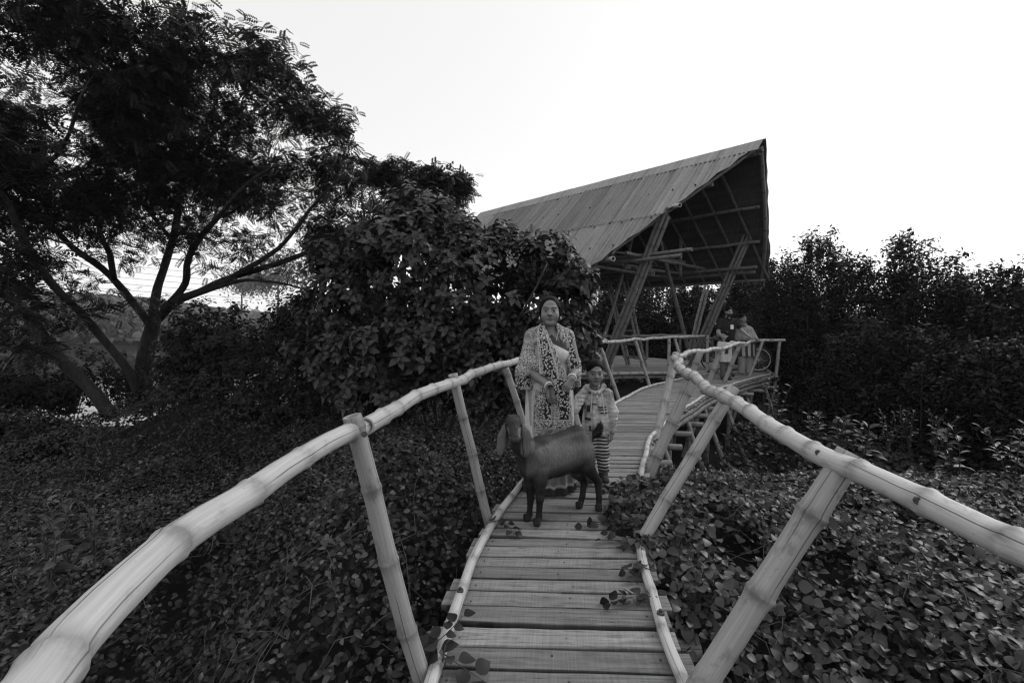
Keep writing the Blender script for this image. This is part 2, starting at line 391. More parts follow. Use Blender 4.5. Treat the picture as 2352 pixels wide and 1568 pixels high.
while s < ml[-1] - .1:
    near = s < 5.2
    wd = r.uniform(.094, .122) if near else r.uniform(.055, .105)
    gp = (r.choice([.011, .015, .019, .025, .032]) if near else r.uniform(.006, .018))
    if s < 2.35: wd *= 1.04
    sub = []
    for ss, jit in ((s, 0), (s + wd, 0)):
        u = np.interp(ss, ml, us); a, b = pair(u); sub.append((a, b))
    (a0, b0), (a1, b1) = sub
    x = (b0 - a0) / np.linalg.norm(b0 - a0)
    tl = r.normal(0, .006) if near else r.normal(0, .004)      # plank a little skewed: wedge-shaped gaps
    fw = V(-x[1], x[0], 0)
    skew = .016 if near else .0
    e0, e1 = r.uniform(.03, .10) , r.uniform(.02, .08)
    z0, z1 = r.normal(-.002, .0018), r.normal(-.002, .0018)
    c = [a0 - x * e0 + fw * (skew + tl), b0 + x * e1 - fw * (skew + tl), b1 + x * e1 - fw * skew, a1 - x * e0 + fw * skew]
    nseg = 9; ln = np.linalg.norm(c[1] - c[0])
    t = np.linspace(0, 1, nseg)
    wob0 = r.normal(0, .0017, nseg); wob1 = r.normal(0, .0017, nseg)
    rows = []
    ch = .004
    for q, (f, dz) in enumerate(((0., -.03), (0., -ch), (ch / wd, 0.), (1 - ch / wd, 0.), (1., -ch), (1., -.03))):
        lo = c[0][None] * (1 - t)[:, None] + c[1][None] * t[:, None] + fw * wob0[:, None]
        hi = c[3][None] * (1 - t)[:, None] + c[2][None] * t[:, None] + fw * wob1[:, None]
        p = lo * (1 - f) + hi * f; p = p.copy(); p[:, 2] = (z0 * (1 - t) + z1 * t) + dz + .003 * np.sin(3.1 * t + q * 0) * r.normal(0, .5)
        rows.append(p)
    v = np.concatenate(rows); m = len(rows)
    F = [np.stack([i * nseg + np.arange(nseg - 1), i * nseg + np.arange(1, nseg), (i + 1) * nseg + np.arange(1, nseg), (i + 1) * nseg + np.arange(nseg - 1)], 1) for i in range(m - 1)]
    caps = np.array([[0, nseg, 4 * nseg, 5 * nseg], [nseg, 2 * nseg, 3 * nseg, 4 * nseg]]); caps2 = (caps + nseg - 1)[:, ::-1]
    oo = r.uniform(0, 40, 2)
    uv = np.concatenate([np.stack([t * ln + oo[0], np.full(nseg, f * wd + oo[1])], 1) for f in (0, 0, .03, .97, 1, 1)])
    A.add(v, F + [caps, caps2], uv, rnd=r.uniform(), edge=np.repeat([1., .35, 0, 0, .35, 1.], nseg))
    if 1.2 < s < 4.6: nails.append(((a0 + b0 + a1 + b1) / 4, x, np.linalg.norm(b0 - a0) / 2))
    s += wd + gp
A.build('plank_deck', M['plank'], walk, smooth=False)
nail = None
for c_, x_, hw in nails:
    for e_ in (-hw + .05, .03 + r.normal(0, .02), hw - .05):
        q_ = c_ + x_ * e_ + V(0, r.normal(0, .012), .0005)
        if nail is None:
            v, F, uv = tube([q_ - V(0, 0, .004), q_, q_ + V(0, 0, .0015)], np.array([.0042, .0042, .003]), 6); nail = mk('nail', v, F, M['iron'], walk); q00 = q_
        else:
            o_ = nail.copy(); COL.objects.link(o_); o_.parent = walk; o_.location = tuple(q_ - q00)
# curbs: bamboo poles laid along both edges, each its own part
def seg(P_, L_, a, b): return at_len(P_, L_, np.linspace(a, b, max(3, int((b - a) / .25))))
def lay(Pp, Lq, cuts, z, rad, bolts):
    for i, (a, b) in enumerate(zip(cuts[:-1], cuts[1:])):
        p = seg(Pp, Lq, a, b - .004); p[:, 2] = z
        bam('curb_pole', p, rad * RNG.uniform(.95, 1.08), walk, rad * RNG.uniform(.85, 1.), gap=.29 if i < 2 else .24, kink=.0035, sides=14, bulge=.07, mat=M['bamboo_post'] if i == 9 else None)
    for sb in bolts:
        c = at_len(Pp, Lq, [sb])[0]; v, F, uv = tube([c + V(0, 0, z + rad * .8), c + V(0, 0, z + rad + .004), c + V(0, 0, z + rad + .005)], np.array([.017, .017, .016]), 12)
        B = Acc(); B.add(v, F); v, F, uv = tube([c + V(0, 0, z + rad), c + V(0, 0, z + rad + .016)], .008, 6); B.add(v, F)
        B.build('bolt', M['iron'], walk, smooth=False)
lay(Lp, Ll, [0.0, 3.55, 5.2, 9.3, Ll[-1]], .026, .0255, [2.75, 4.6])
lay(Rp, Rl, [0.0, 2.95, 5.1, 9.2, Rl[-1]], .026, .025, [2.58, 4.4])
# long bearers and joists beneath
for Pp, Lq, sg in ((Lp, Ll, 1), (Rp, Rl, -1)):
    for dz, rad, T in ((-.085, .05, 0), (-.18, .048, 0)):
        cut = np.linspace(0, Lq[-1], 5)
        for a, b in zip(cut[:-1], cut[1:]):
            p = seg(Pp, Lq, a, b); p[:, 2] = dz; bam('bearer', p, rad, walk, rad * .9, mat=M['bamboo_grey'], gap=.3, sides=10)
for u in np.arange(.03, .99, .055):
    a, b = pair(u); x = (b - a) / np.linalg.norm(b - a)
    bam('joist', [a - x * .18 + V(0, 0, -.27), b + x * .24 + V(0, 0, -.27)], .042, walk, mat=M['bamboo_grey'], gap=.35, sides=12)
# props under the far deck and diagonal braces
for u in (.30, .42, .53, .62, .72, .82, .92):
    a, b = pair(u); x = (b - a) / np.linalg.norm(b - a)
    for q, sg in ((a, -1), (b, 1)):
        bam('support_pole', [q - x * sg * .08 + V(0, 0, -.05), q - x * sg * .14 + V(0, 0, GZ - .2)], .05, walk, mat=M['bamboo_grey'], gap=.33, sides=12)
    a2, b2 = pair(min(u + .05, 1)); 
    bam('brace', [b2 - x * .05 + V(0, 0, -.1), b + x * .62 + V(0, 0, GZ + .15)], .036, walk, mat=M['bamboo_grey'], gap=.33, sides=10)
# ---- railings
def zrail(x, y, z): return PZ(x, y, z)
lrail = thing('bamboo_railing', (-.33, 2.0, 0), 'left bamboo handrail with outward leaning posts, running past the woman to the pavilion', 'railing')
ZL = .965
p1 = [V(-.22, -.2, ZL - .01), V(-.34, .1, ZL), PZ(84, 1584, ZL), PZ(184, 1452, ZL), PZ(424, 1233, ZL), PZ(565, 1140, ZL), PZ(663, 1070, ZL), PZ(760, 1014, ZL), PZ(842, 981, ZL)]
bam('handrail', p1, .0288, lrail, .0312, gap=.255, kink=.0035, sides=20, bulge=.07)
e = PZ(842, 981, ZL + .004); p2 = [PZ(838, 979, ZL + .01), PZ(902, 938, ZL), PZ(970, 906, ZL), PZ(1040, 878, ZL), PZ(1110, 851, ZL), PZ(1190, 828, ZL), V(.34, 5.25, ZL)]
bam('handrail', p2, .032, lrail, .031, gap=.25, kink=.005, sides=16, bulge=.11)
p3 = [V(.34, 5.25, ZL + .006), V(.62, 6.1, ZL), V(1.05, 7.2, ZL), V(1.62, 8.45, ZL + .01), V(2.15, 9.2, ZL + .01), V(2.75, 10.0, ZL + .015), V(3.55, 10.9, ZL + .03), V(4.4, 11.6, ZL + .03), V(5.2, 12.3, ZL + .03)]
bam('handrail', p3, .034, lrail, .03, gap=.25, kink=.008, sides=12, bulge=.14)
def post(rail, top, base, r0, down=.35, up=.05, r1=None, **k):
    d = (top - base) / np.linalg.norm(top - base)
    return bam('post', [base - d * down, top + d * up], r0, rail, r1, mat=M['bamboo_post'], **k)
post(lrail, PZ(800, 997, ZL) + V(.005, .045, 0), V(-.345, 1.68, 0), .0365, .45, .055, r1=.0315, gap=.27, sides=16)
post(lrail, PZ(1043, 878, ZL) + V(.0, .05, 0), V(-.165, 3.05, 0), .031, .4, .05, gap=.29, sides=14)
post(lrail, PZ(1162, 838, ZL) + V(.0, .05, -.03), V(.245, 4.1, 0), .03, .4, .0, gap=.29, sides=14)
for t, b in (((.62, 6.1), (.86, 5.85)), ((1.62, 8.45), (1.90, 8.1)), ((2.70, 9.95), (2.95, 9.72)), ((4.05, 11.3), (4.25, 11.1))):
    post(lrail, V(*t, ZL - .01), V(*b, 0), .036, .35, .0, gap=.3, sides=12)
# bolt at the joint of the two near rails
B = Acc(); c = PZ(830, 992, ZL) + V(.02, -.03, .0); v, F, uv = tube([c, c + V(.003, -.014, .004)], np.array([.011, .010]), 8); B.add(v, F); B.build('bolt', M['iron'], lrail, smooth=False)

rrail = thing('bamboo_railing', (.7, 2.0, 0), 'right bamboo handrail on slanted split posts, bending sharply towards the far group of people', 'railing')
ZR = .88
p = [V(1.05, -.3, ZR), V(1.045, .3, ZR), PZ(2352, 1267, ZR), PZ(2292, 1240, ZR), PZ(2112, 1150, ZR), PZ(1976, 1082, ZR), PZ(1886, 1042, ZR), PZ(1751, 963, ZR), PZ(1690, 923, ZR)]
bam('handrail', p, .0325, rrail, .036, gap=.255, kink=.004, sides=20, bulge=.12)
p = [PZ(1692, 925, ZR + .004), PZ(1665, 909, ZR), PZ(1625, 888, ZR), PZ(1589, 866, ZR), PZ(1570, 852, ZR), PZ(1560, 842.6, ZR), PZ(1557, 829, ZR), V(2.14, 6.0, ZR), PZ(1567, 816, ZR), PZ(1584, 808.5, ZR)]
bam('handrail', p, .036, rrail, .034, gap=.16, kink=.012, sides=16, bulge=.2)
ZF = .86
p = [PZ(1584, 808.5, ZR), V(3.12, 7.55, ZR), V(3.92, 8.6, ZF), V(4.55, 9.5, ZF), V(5.15, 10.25, ZF + .01), V(6.0, 11.4, ZF + .02), V(6.55, 11.75, ZF + .03), V(7.15, 11.95, ZF + .02)]
bam('handrail', p, .035, rrail, .036, gap=.26, kink=.012, sides=12, bulge=.16)
post(rrail, P(1948, 1052, 1.50), V(.63, 1.56, 0), .043, .55, .02, gap=.34, sides=16, bulge=.15)
post(rrail, P(1682, 897, 2.95), V(.76, 2.68, 0), .038, .5, .02, gap=.3, sides=16)
post(rrail, P(1592, 858, 4.3), V(1.30, 4.16, 0), .052, .5, .02, gap=.34, sides=14)
post(rrail, V(2.74, 6.62, .9), V(2.47, 6.76, 0), .045, 1.3, .03, gap=.3, sides=12)
post(rrail, V(2.15, 6.05, ZR) + V(.05, .06, 0), V(1.75, 5.45, 0), .05, 1.2, .06, gap=.34, sides=12)
for t, b, dn in (((3.98, 8.68), (3.72, 8.75), 1.3), ((5.12, 10.2), (4.8, 10.3), 1.3), ((6.40, 11.62), (5.98, 11.45), 1.5), ((7.02, 11.92), (6.90, 11.85), .25)):
    post(rrail, V(*t, ZF), V(*b, -.05), .046 if t[0] < 6 else .04, dn, .03, gap=.36, sides=12, bulge=.16)
bam('brace', [V(6.92, 11.86, -.3), V(6.45, 11.7, GZ - .1)], .035, rrail, mat=M['bamboo_grey'], sides=10)
for q in ((1886, 1042), (2112, 1150)):
    B = Acc(); c = PZ(*q, ZR) + V(-.028, -.028, .012); v, F, uv = tube([c, c + V(-.006, -.008, .001)], np.array([.012, .010]), 8); B.add(v, F); B.build('bolt', M['iron'], rrail, smooth=False)
# ---------------------------------------------------------------- pavilion: local axes w (left eave to right eave), a (front to back)
H0 = V(5.97, 10.9, 0); PV = V(.7071, .7071, 0); BV = V(-.7071, .7071, 0); UP = V(0, 0, 1)
def hp(w_, a_, z): return H0 + PV * w_ + BV * a_ + UP * z
ZRG, ZLE, ZRE, WL, WR, HL = 5.64, 2.63, 2.70, -3.2, 2.9, 10.0
AL, AR = 2.69, -.69 + .69            # how far the front corner of each eave lies behind the apex
house = thing('bamboo_pavilion', (2.35, 14.0, GZ), 'open stilt pavilion with a steep corrugated sheet roof jutting forward like a prow', 'pavilion')
# left slope: corrugated sheets. f runs 0 at the ridge to 1 at the eave
def lpt(a_, f, lift=0.):
    nrm = V(*(np.cross(BV, hp(WL, 0, ZLE) - hp(0, 0, ZRG)))); nrm /= np.linalg.norm(nrm)
    if nrm[2] < 0: nrm = -nrm
    return hp(WL * f, a_, ZRG + (ZLE - ZRG) * f) + nrm * lift
r = np.random.default_rng(5)
def front(f): return AL * f                      # raked front edge
A = Acc()
pitch = .115
for c0, c1, lift, amp in ((.10, .60, .034, .021), (.575, 1.0, .012, .021)):
    aa = np.arange(-.02, HL + .3, pitch / 6)
    sheet_w = .98
    sid = np.floor(aa / sheet_w).astype(int); tone = r.uniform(0, 1, 40)
    nf = 9
    fs = np.linspace(c0, c1, nf)
    wave = np.sin(aa / pitch * 2 * np.pi) * amp
    sag = [r.normal(0, .006) for _ in range(nf)]
    grid = np.zeros((len(aa), nf, 3))
    for j, f in enumerate(fs):
        # slide each corrugation back so the front edge follows the rake
        for a_i, a_ in enumerate(np.maximum(aa, front(f) - .05 + .012 * r.normal())):
            grid[a_i, j] = lpt(a_, f, lift + amp * math.sin(a_ / pitch * 2 * math.pi) + sag[j] + .026 * ((a_ / sheet_w) % 1))
    ok = aa[:, None] > np.array([front(f) for f in fs])[None] - .05
    idx = np.arange(len(aa) * nf).reshape(len(aa), nf)
    m = ok[1:, :-1] | ok[1:, 1:]
    q = np.stack([idx[:-1, :-1][m], idx[1:, :-1][m], idx[1:, 1:][m], idx[:-1, 1:][m]], 1)
    uv = np.stack(np.broadcast_arrays(aa[:, None] * 1.0, fs[None] * 4.4), -1).reshape(-1, 2)
    A.add(grid.reshape(-1, 3), [q], uv, rnd=np.repeat(tone[sid % 40] * .75 + .25 * r.uniform(0, 1, len(aa)), nf))
A2 = A
roof_l = A.build('roof_sheet', M['roof_sheet'], house)
# ridge cap: folded sheet over both slopes
A = Acc()
for k in range(9):
    a0, a1 = .03 + k * 1.12, .03 + (k + 1) * 1.12 + .05
    pts = [lpt(0, .115, .062), lpt(0, .0, .05) , hp(.10, 0, ZRG - .09 + .06)]
    row0 = [p + BV * (a0 + .01 * (k % 2)) + UP * .004 * (k % 2) for p in pts]; row1 = [p + BV * a1 + UP * .004 * (k % 2) for p in pts]
    A.add(np.array(row0 + row1), [[[0, 1, 4, 3], [1, 2, 5, 4]]], np.array([[a0, 0], [a0, .5], [a0, 1], [a1, 0], [a1, .5], [a1, 1]]), rnd=r.uniform(.55, .85))
A.build('ridge_cap', M['roof_sheet'], house, smooth=False)
scr = None                                         # screws with washers
for f, st in ((.12, .5), (.36, .6), (.60, .6), (.62, .8), (.84, .6)):
    for a_ in np.arange(AL * f + .15, HL - .3, st):
        c = lpt(a_ + r.normal(0, .03), f, .04)
        if scr is None:
            v, F, uv = tube([c, c + UP * .035], np.array([.026, .018]), 6); scr = mk('roof_screw', v, F, M['iron'], house); c00 = c
        else:
            q_ = scr.copy(); COL.objects.link(q_); q_.parent = house; q_.location = tuple(c - c00)
# right slope: thick thatch slab whose front edge curves slightly
def rpt(a_, f, lift=0.):
    nrm = V(.73, .73, .0) / 1.0324 * .72 + UP * .69
    return hp(WR * f, a_ , ZRG + (ZRE - ZRG) * f) + nrm * lift
def rfront(f): return .69 * f - .02 * math.sin(f * 3.1)
fs = np.linspace(0, 1.02, 16); ts = np.linspace(0, 1, 24)
v0 = np.array([[rpt(rfront(f) + t * (HL - rfront(f)) + (.02 * r.normal() if t == 0 else 0), f, .0) for t in ts] for f in fs]).reshape(-1, 3)
v1 = np.array([[rpt(rfront(f) + t * (HL - rfront(f)) + (.025 * r.normal() if t == 0 else 0), f, .10) for t in ts] for f in fs]).reshape(-1, 3)
nfi, nti = len(fs), len(ts); idx = np.arange(nfi * nti).reshape(nfi, nti)
q = np.stack([idx[:-1, :-1], idx[1:, :-1], idx[1:, 1:], idx[:-1, 1:]], -1).reshape(-1, 4); N0 = nfi * nti
e1 = np.stack([idx[:-1, 0], idx[1:, 0], idx[1:, 0] + N0, idx[:-1, 0] + N0], 1); e2 = np.stack([idx[-1, :-1], idx[-1, 1:], idx[-1, 1:] + N0, idx[-1, :-1] + N0], 1)
uv = np.array([[t * 10, f * 4.3] for f in fs for t in ts]); uv = np.vstack([uv, uv])
mk('thatch_slope', np.vstack([v0, v1]), [np.vstack([q, q[:, ::-1] + N0, e1, e2])], M['thatch'], house, uv=uv, smooth=False)
# underside of the left slope, woven mat
f2 = np.linspace(.02, .99, 10)
vl = np.array([[lpt(AL * f + .06 + t * (HL - AL * f), f, -.03) for t in ts] for f in f2]).reshape(-1, 3)
idx = np.arange(10 * nti).reshape(10, nti); q = np.stack([idx[:-1, :-1], idx[1:, :-1], idx[1:, 1:], idx[:-1, 1:]], -1).reshape(-1, 4)
mk('woven_mat', vl, [q], M['thatch'], house, uv=np.array([[t * 10, f * 4.3] for f in f2 for t in ts]), smooth=False)
# rafters and purlins
k_ = dict(kink=.006, gap=.36, sides=10)
for a_ in np.arange(.9, HL, .62):
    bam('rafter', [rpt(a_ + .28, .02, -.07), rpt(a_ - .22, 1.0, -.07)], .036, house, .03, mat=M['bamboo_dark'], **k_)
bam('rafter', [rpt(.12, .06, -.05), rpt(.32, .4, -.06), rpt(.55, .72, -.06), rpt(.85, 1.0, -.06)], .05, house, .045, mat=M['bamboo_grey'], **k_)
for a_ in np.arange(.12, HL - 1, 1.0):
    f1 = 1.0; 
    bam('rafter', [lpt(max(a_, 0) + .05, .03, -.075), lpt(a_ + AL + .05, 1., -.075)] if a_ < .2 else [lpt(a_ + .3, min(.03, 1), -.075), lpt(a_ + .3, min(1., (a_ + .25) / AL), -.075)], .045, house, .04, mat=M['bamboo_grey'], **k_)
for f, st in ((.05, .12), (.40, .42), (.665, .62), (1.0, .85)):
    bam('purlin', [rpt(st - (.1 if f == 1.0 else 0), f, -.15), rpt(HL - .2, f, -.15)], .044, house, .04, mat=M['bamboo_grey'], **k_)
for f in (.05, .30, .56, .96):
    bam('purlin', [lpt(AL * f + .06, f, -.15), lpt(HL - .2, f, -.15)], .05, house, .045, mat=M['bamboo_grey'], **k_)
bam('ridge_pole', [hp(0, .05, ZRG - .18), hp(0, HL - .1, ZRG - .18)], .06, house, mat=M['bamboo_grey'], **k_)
# big raking posts, three poles lashed together
def bundle(b, t, off, rad, mat='bamboo_grey', n=3, spread=.085):
    b, t = np.asarray(b, float), np.asarray(t, float); d = (t - b) / np.linalg.norm(t - b)
    s = np.cross(d, off); s /= np.linalg.norm(s); s2 = np.cross(d, s)
    for i in range(n):
        o_ = s * (i - (n - 1) / 2) * spread * 1.05 + s2 * (.5 * spread if i % 2 else 0)
        bam('raking_pole', [b + o_, t + o_ + d * RNG.uniform(-.12, .12)], rad, house, rad * .82, mat=M[mat], kink=.006, gap=.4, sides=14)
view = V(.3, 1, 0)
LB, LT = P(1384, 846, 12.25), P(1530, 486, 10.75)
RB, RT = P(1580, 838, 14.2), P(1739, 490, 12.7)
bundle(LB + V(-.15, .1, -.6), LT, view, .052, n=3, spread=.088)
bundle(RB + V(-.08, .1, -.6), RT, view, .05, n=3, spread=.085)
bundle(P(1575, 850, 17.0), P(1625, 650, 17.4), view, .055, n=2, spread=.12)
bam('leaning_pole', [P(1584, 812, 14.5), P(1513, 540, 13.2)], .06, house, .05, mat=M['bamboo_grey'], gap=.4, sides=12)
bam('leaning_pole', [P(1372, 830, 12.7), P(1432, 625, 12.5), P(1452, 545, 12.0)], .045, house, .04, mat=M['bamboo_grey'], gap=.34, sides=12)
for w_, a_ in ((-1.8, 6.2), (1.8, 6.2), (-1.8, 9.2), (1.8, 9.2)):
    bundle(hp(w_, a_ + .9, GZ - .2), hp(w_, a_ - .3, 4.2), view, .055, n=2, spread=.11)
# loft floor, beams and its rail
LZ = 2.86
for w_, a0, a1, z in ((-1.95, 1.1, 9.4, LZ), (-1.75, .95, 9.4, LZ + .14), (1.72, .65, 9.4, LZ + .02), (1.9, .75, 9.4, LZ - .10), (-.6, 3.0, 9.4, LZ), (.6, 3.0, 9.4, LZ)):
    bam('loft_beam', [hp(w_, a0, z), hp(w_, a1, z)], .045, house, mat=M['bamboo_dark'], **k_)
for a_, z in ((2.2, LZ + .12), (3.1, LZ - .11), (3.3, LZ + .1), (5.3, LZ - .11), (7.5, LZ - .11)):
    bam('loft_beam', [hp(-2.5, a_, z), hp(2.0, a_, z)], .042, house, mat=M['bamboo_dark'], **k_)
A = Acc()
for w_ in np.arange(-2.3, 2.0, .17):
    v, F = box(hp(w_, 6.4, LZ + .19) , (6.4, .155, .03), np.column_stack([BV, PV, UP])); A.add(v, F, np.column_stack([v[:, 0] * .7, v[:, 1] * .7]), rnd=r.uniform())
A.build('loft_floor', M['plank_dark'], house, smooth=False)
bam('loft_rail', [P(1396, 577, 12.6), P(1480, 588, 13.2), P(1573, 602, 14.0)], .034, house, mat=M['bamboo_grey'], **k_)
bam('loft_rail', [P(1437, 614, 12.6), P(1560, 627, 14.0)], .036, house, mat=M['bamboo_grey'], **k_)
bam('loft_post', [P(1563, 634, 14.05), P(1563, 548, 14.05)], .05, house, mat=M['bamboo_grey'], **k_)
bam('loft_post', [P(1493, 632, 13.4), P(1493, 585, 13.4)], .04, house, mat=M['bamboo_grey'], **k_)
bam('beam_end', [P(1500, 628, 11.8), P(1470, 622, 13.)], .045, house, mat=M['bamboo'], **k_)
bam('beam_end', [P(1562, 471, 10.1), P(1530, 476, 11.6)], .045, house, mat=M['bamboo'], **k_)
bam('beam_end', [P(1409, 594, 10.5), P(1340, 600, 11.6)], .062, house, mat=M['bamboo'], **k_)
# floor platform: boards, edge poles, floor joists
pz = .02
poly = np.array([(.6, 11.9), (5.75, 12.55), (7.3, 14.2), (4.5, 18.6), (-2.5, 18.6)])
A = Acc()
yb = 12.0
while yb < 18.5:
    wd = r.uniform(.08, .13)
    xs = []
    for i in range(5):
        p_, q_ = poly[i], poly[(i + 1) % 5]
        if (p_[1] - yb) * (q_[1] - yb) < 0: xs.append(p_[0] + (q_[0] - p_[0]) * (yb - p_[1]) / (q_[1] - p_[1]))
    if len(xs) >= 2:
        x0, x1 = min(xs), max(xs)
        v, F = box(((x0 + x1) / 2, yb, pz - .015 + r.normal(0, .003)), (x1 - x0, wd, .03)); A.add(v, F, np.column_stack([v[:, 0], v[:, 1]]), rnd=r.uniform())
    yb += wd + r.uniform(.01, .02)
A.build('floor_boards', M['plank'], house, smooth=False)
def pl(pts, z): return [V(x, y, z) for x, y in pts]
bam('floor_edge', pl([(.6, 11.88), (3.2, 12.2), (5.75, 12.5)], pz - .03), .05, house, gap=.3)
bam('floor_edge', pl([(.6, 11.92), (3.2, 12.24), (5.75, 12.56)], pz - .14), .05, house, gap=.3, mat=M['bamboo_grey'])
for x in (1.2, 2.1, 2.75, 3.45, 4.1, 4.75, 5.4):
    yy = np.interp(x, [.6, 5.75], [11.9, 12.55]); bam('floor_joist', [V(x, yy - .22, pz - .2), V(x - .8, 18, pz - .2)], .05, house, mat=M['bamboo_grey'], gap=.34)
for x in (1.2, 2.7, 4.4, 5.6):
    yy = np.interp(x, [.6, 5.75], [11.9, 12.55]); bam('stilt', [V(x, yy + .4, pz - .2), V(x, yy + .5, GZ - .3)], .055, house, mat=M['bamboo_grey'], gap=.34)
bam('stilt', [V(3.5, 16, pz - .2), V(3.5, 16, GZ - .3)], .055, house, mat=M['bamboo_grey'], gap=.34)
# two-pole ladder to the loft
lad = thing('bamboo_ladder', (3.8, 13.9, pz), 'bamboo ladder with dark rungs leaning up to the loft inside the pavilion', 'ladder')
b0, b1, t0, t1 = P(1440, 838, 14.0), P(1484, 845, 13.55), P(1390, 628, 14.6), P(1434, 622, 14.3)
for b_, t_ in ((b0, t0), (b0 + V(.09, 0, 0), t0 + V(.09, 0, 0)), (b1, t1), (b1 + V(-.1, .03, 0), t1 + V(-.1, .03, 0))):
    bam('stile', [b_, t_], .042, lad, .036, mat=M['bamboo_grey'], gap=.3, kink=.004, sides=10)
for f in np.linspace(.09, .93, 7):
    c0, c1 = b0 * (1 - f) + t0 * f, b1 * (1 - f) + t1 * f
    bam('rung', [c0 - (c1 - c0) * .1, c1 + (c1 - c0) * .1], .036, lad, mat=M['bamboo_dark'], gap=.3, sides=10)
# platform rails
pr = thing('platform_railing', (3.0, 12.2, pz), 'low bamboo railing with upright posts along the front edge of the pavilion floor', 'railing')
bam('handrail', [V(.9, 11.95, .98), V(2.5, 12.1, .985), V(4.2, 12.3, 1.0), V(5.4, 12.45, .98)], .038, pr, gap=.28, mat=M['bamboo_grey'], kink=.008)
for x in (1.3, 2.66, 4.25, 5.35):
    yy = np.interp(x, [.6, 5.75], [11.82, 12.47]); bam('post', [V(x, yy, pz - .33), V(x, yy + .03, 1.0)], .042, pr, gap=.3)
pr2 = thing('platform_railing', (4.0, 17.5, pz), 'dim bamboo railing along the back edge of the pavilion floor, before the dark shrubs', 'railing')
bam('handrail', [P(1452, 770, 16.5), P(1560, 775, 17.0), P(1652, 778, 16.6)], .045, pr2, gap=.3, mat=M['bamboo_grey'])
bam('handrail', [P(1452, 829, 16.5), P(1560, 834, 17.0), P(1652, 836, 16.6)], .045, pr2, gap=.3, mat=M['bamboo_dark'])
for x in (1486, 1562, 1636): bam('post', [P(x, 776, 16.9), P(x, 842, 16.9)], .045, pr2, gap=.3, mat=M['bamboo_grey'])
# sill poles where the deck meets the pavilion
bam('floor_edge', [V(5.3, 12.2, .02), V(6.5, 13.2, .02), V(7.4, 14.2, .02)], .05, house, mat=M['bamboo_grey'])
# landing where the boardwalk widens below the right eave
A = Acc(); r = np.random.default_rng(31)
lp = np.array([(4.56, 11.3), (5.93, 11.0), (6.9, 11.75), (7.6, 13.6), (6.1, 13.6)])
yb = 10.9
while yb < 13.6:
    wd = r.uniform(.06, .1); xs = []
    for i in range(5):
        p_, q_ = lp[i], lp[(i + 1) % 5]
        if (p_[1] - yb) * (q_[1] - yb) < 0: xs.append(p_[0] + (q_[0] - p_[0]) * (yb - p_[1]) / (q_[1] - p_[1]))
    if len(xs) >= 2:
        v, F = box(((min(xs) + max(xs)) / 2, yb, -.035), (max(xs) - min(xs), wd, .03)); A.add(v, F, np.column_stack([v[:, 0], v[:, 1]]), rnd=r.uniform())
    yb += wd + .008
A.build('landing_boards', M['plank'], walk, smooth=False)
bam('curb_pole', [V(6.72, 11.73, .02), V(7.1, 12.6, .02), V(7.5, 13.5, .02)], .045, walk, mat=M['bamboo_grey'])
bam('bearer', [V(6.85, 11.7, -.1), V(7.6, 13.6, -.1)], .05, walk, mat=M['bamboo_grey'])
bam('support_pole', [V(7.4, 13.3, -.05), V(7.45, 13.3, GZ - .2)], .05, walk, mat=M['bamboo_grey'])
# ---------------------------------------------------------------- vegetation helpers
def unit(v): return v / (np.linalg.norm(v, axis=-1, keepdims=True) + 1e-9)
def orient(d, nrm, roll=None):
    """matrices whose columns are (side, along d, normal)"""
    d = unit(d); s = unit(np.cross(d, nrm)); n_ = np.cross(s, d)
    return np.stack([s, d, n_], -1)
LEAF_F4 = np.array([[0, 1, 4, 3], [0, 5, 6, 1]]); LEAF_F3 = np.array([[1, 2, 4], [1, 6, 2]])
def leaf_t(w, fold=.10, droop=.14, tipw=.75, base=.3):
    return np.array([[0, 0, 0], [0, .55, -droop * .15], [0, 1, -droop], [-w, base, fold], [-w * tipw, .68, fold * .6 - droop * .2], [w, base, fold], [w * tipw, .68, fold * .6 - droop * .2]], float)
T_ROUND = leaf_t(.40, .12, .16, .86, .28); T_LONG = leaf_t(.17, .07, .25, .9, .36); T_OVAL = leaf_t(.25, .08, .18, .9, .34)
def leaf_fine(w, fold, droop, prof):
    ts = np.linspace(0, 1, len(prof) + 2); v = [[0, t, -droop * t * t + (fold * 0)] for t in ts]; L = []; Rr = []
    for t, p in zip(ts[1:-1], prof):
        for sg, lst in ((-1, L), (1, Rr)): lst.append(len(v)); v.append([sg * w * p, t - .03, fold * p * p - droop * t * t])
    f3, f4 = [], []
    for lst, fl in ((L, 0), (Rr, 1)):
        o = (lambda a: a[::-1]) if fl else (lambda a: a)
        f3.append(o([0, 1, lst[0]])); f3.append(o([len(ts) - 2, len(ts) - 1, lst[-1]]))
        for i in range(len(lst) - 1): f4.append(o([i + 1, i + 2, lst[i + 1], lst[i]]))
    return np.array(v, float), [np.array(f4), np.array(f3)]
FINE_ROUND = leaf_fine(.46, .13, .2, [.62, .95, 1., .84, .5]); FINE_OVAL = leaf_fine(.31, .10, .18, [.55, .92, 1., .82, .45])
def pinnate(pairs, lw=.10, ll=.24, droop=.3):
    v, f = [], []
    def zc(t): return -droop * t * t
    v += [[-.008, 0, 0], [.008, 0, 0], [.008, 1, zc(1)], [-.008, 1, zc(1)]]; f.append([0, 1, 2, 3])
    for t in np.linspace(.14, 1.0, pairs):
        L = ll * (.7 + .5 * math.sin(t * 2.6)) * (1 if t < .98 else 1.05)
        for sg in (-1, 1):
            b = np.array([0, t, zc(t)]); d = np.array([sg * .86, .42, -.14]); d /= np.linalg.norm(d); s = np.array([-d[1], d[0], 0])
            k = len(v); v += [b, b + d * L * .55 + s * lw * .5, b + d * L, b + d * L * .55 - s * lw * .5]; f.append([k, k + 1, k + 2, k + 3])
    return np.array(v, float), np.array(f)
PIN = pinnate(6, .17, .36)
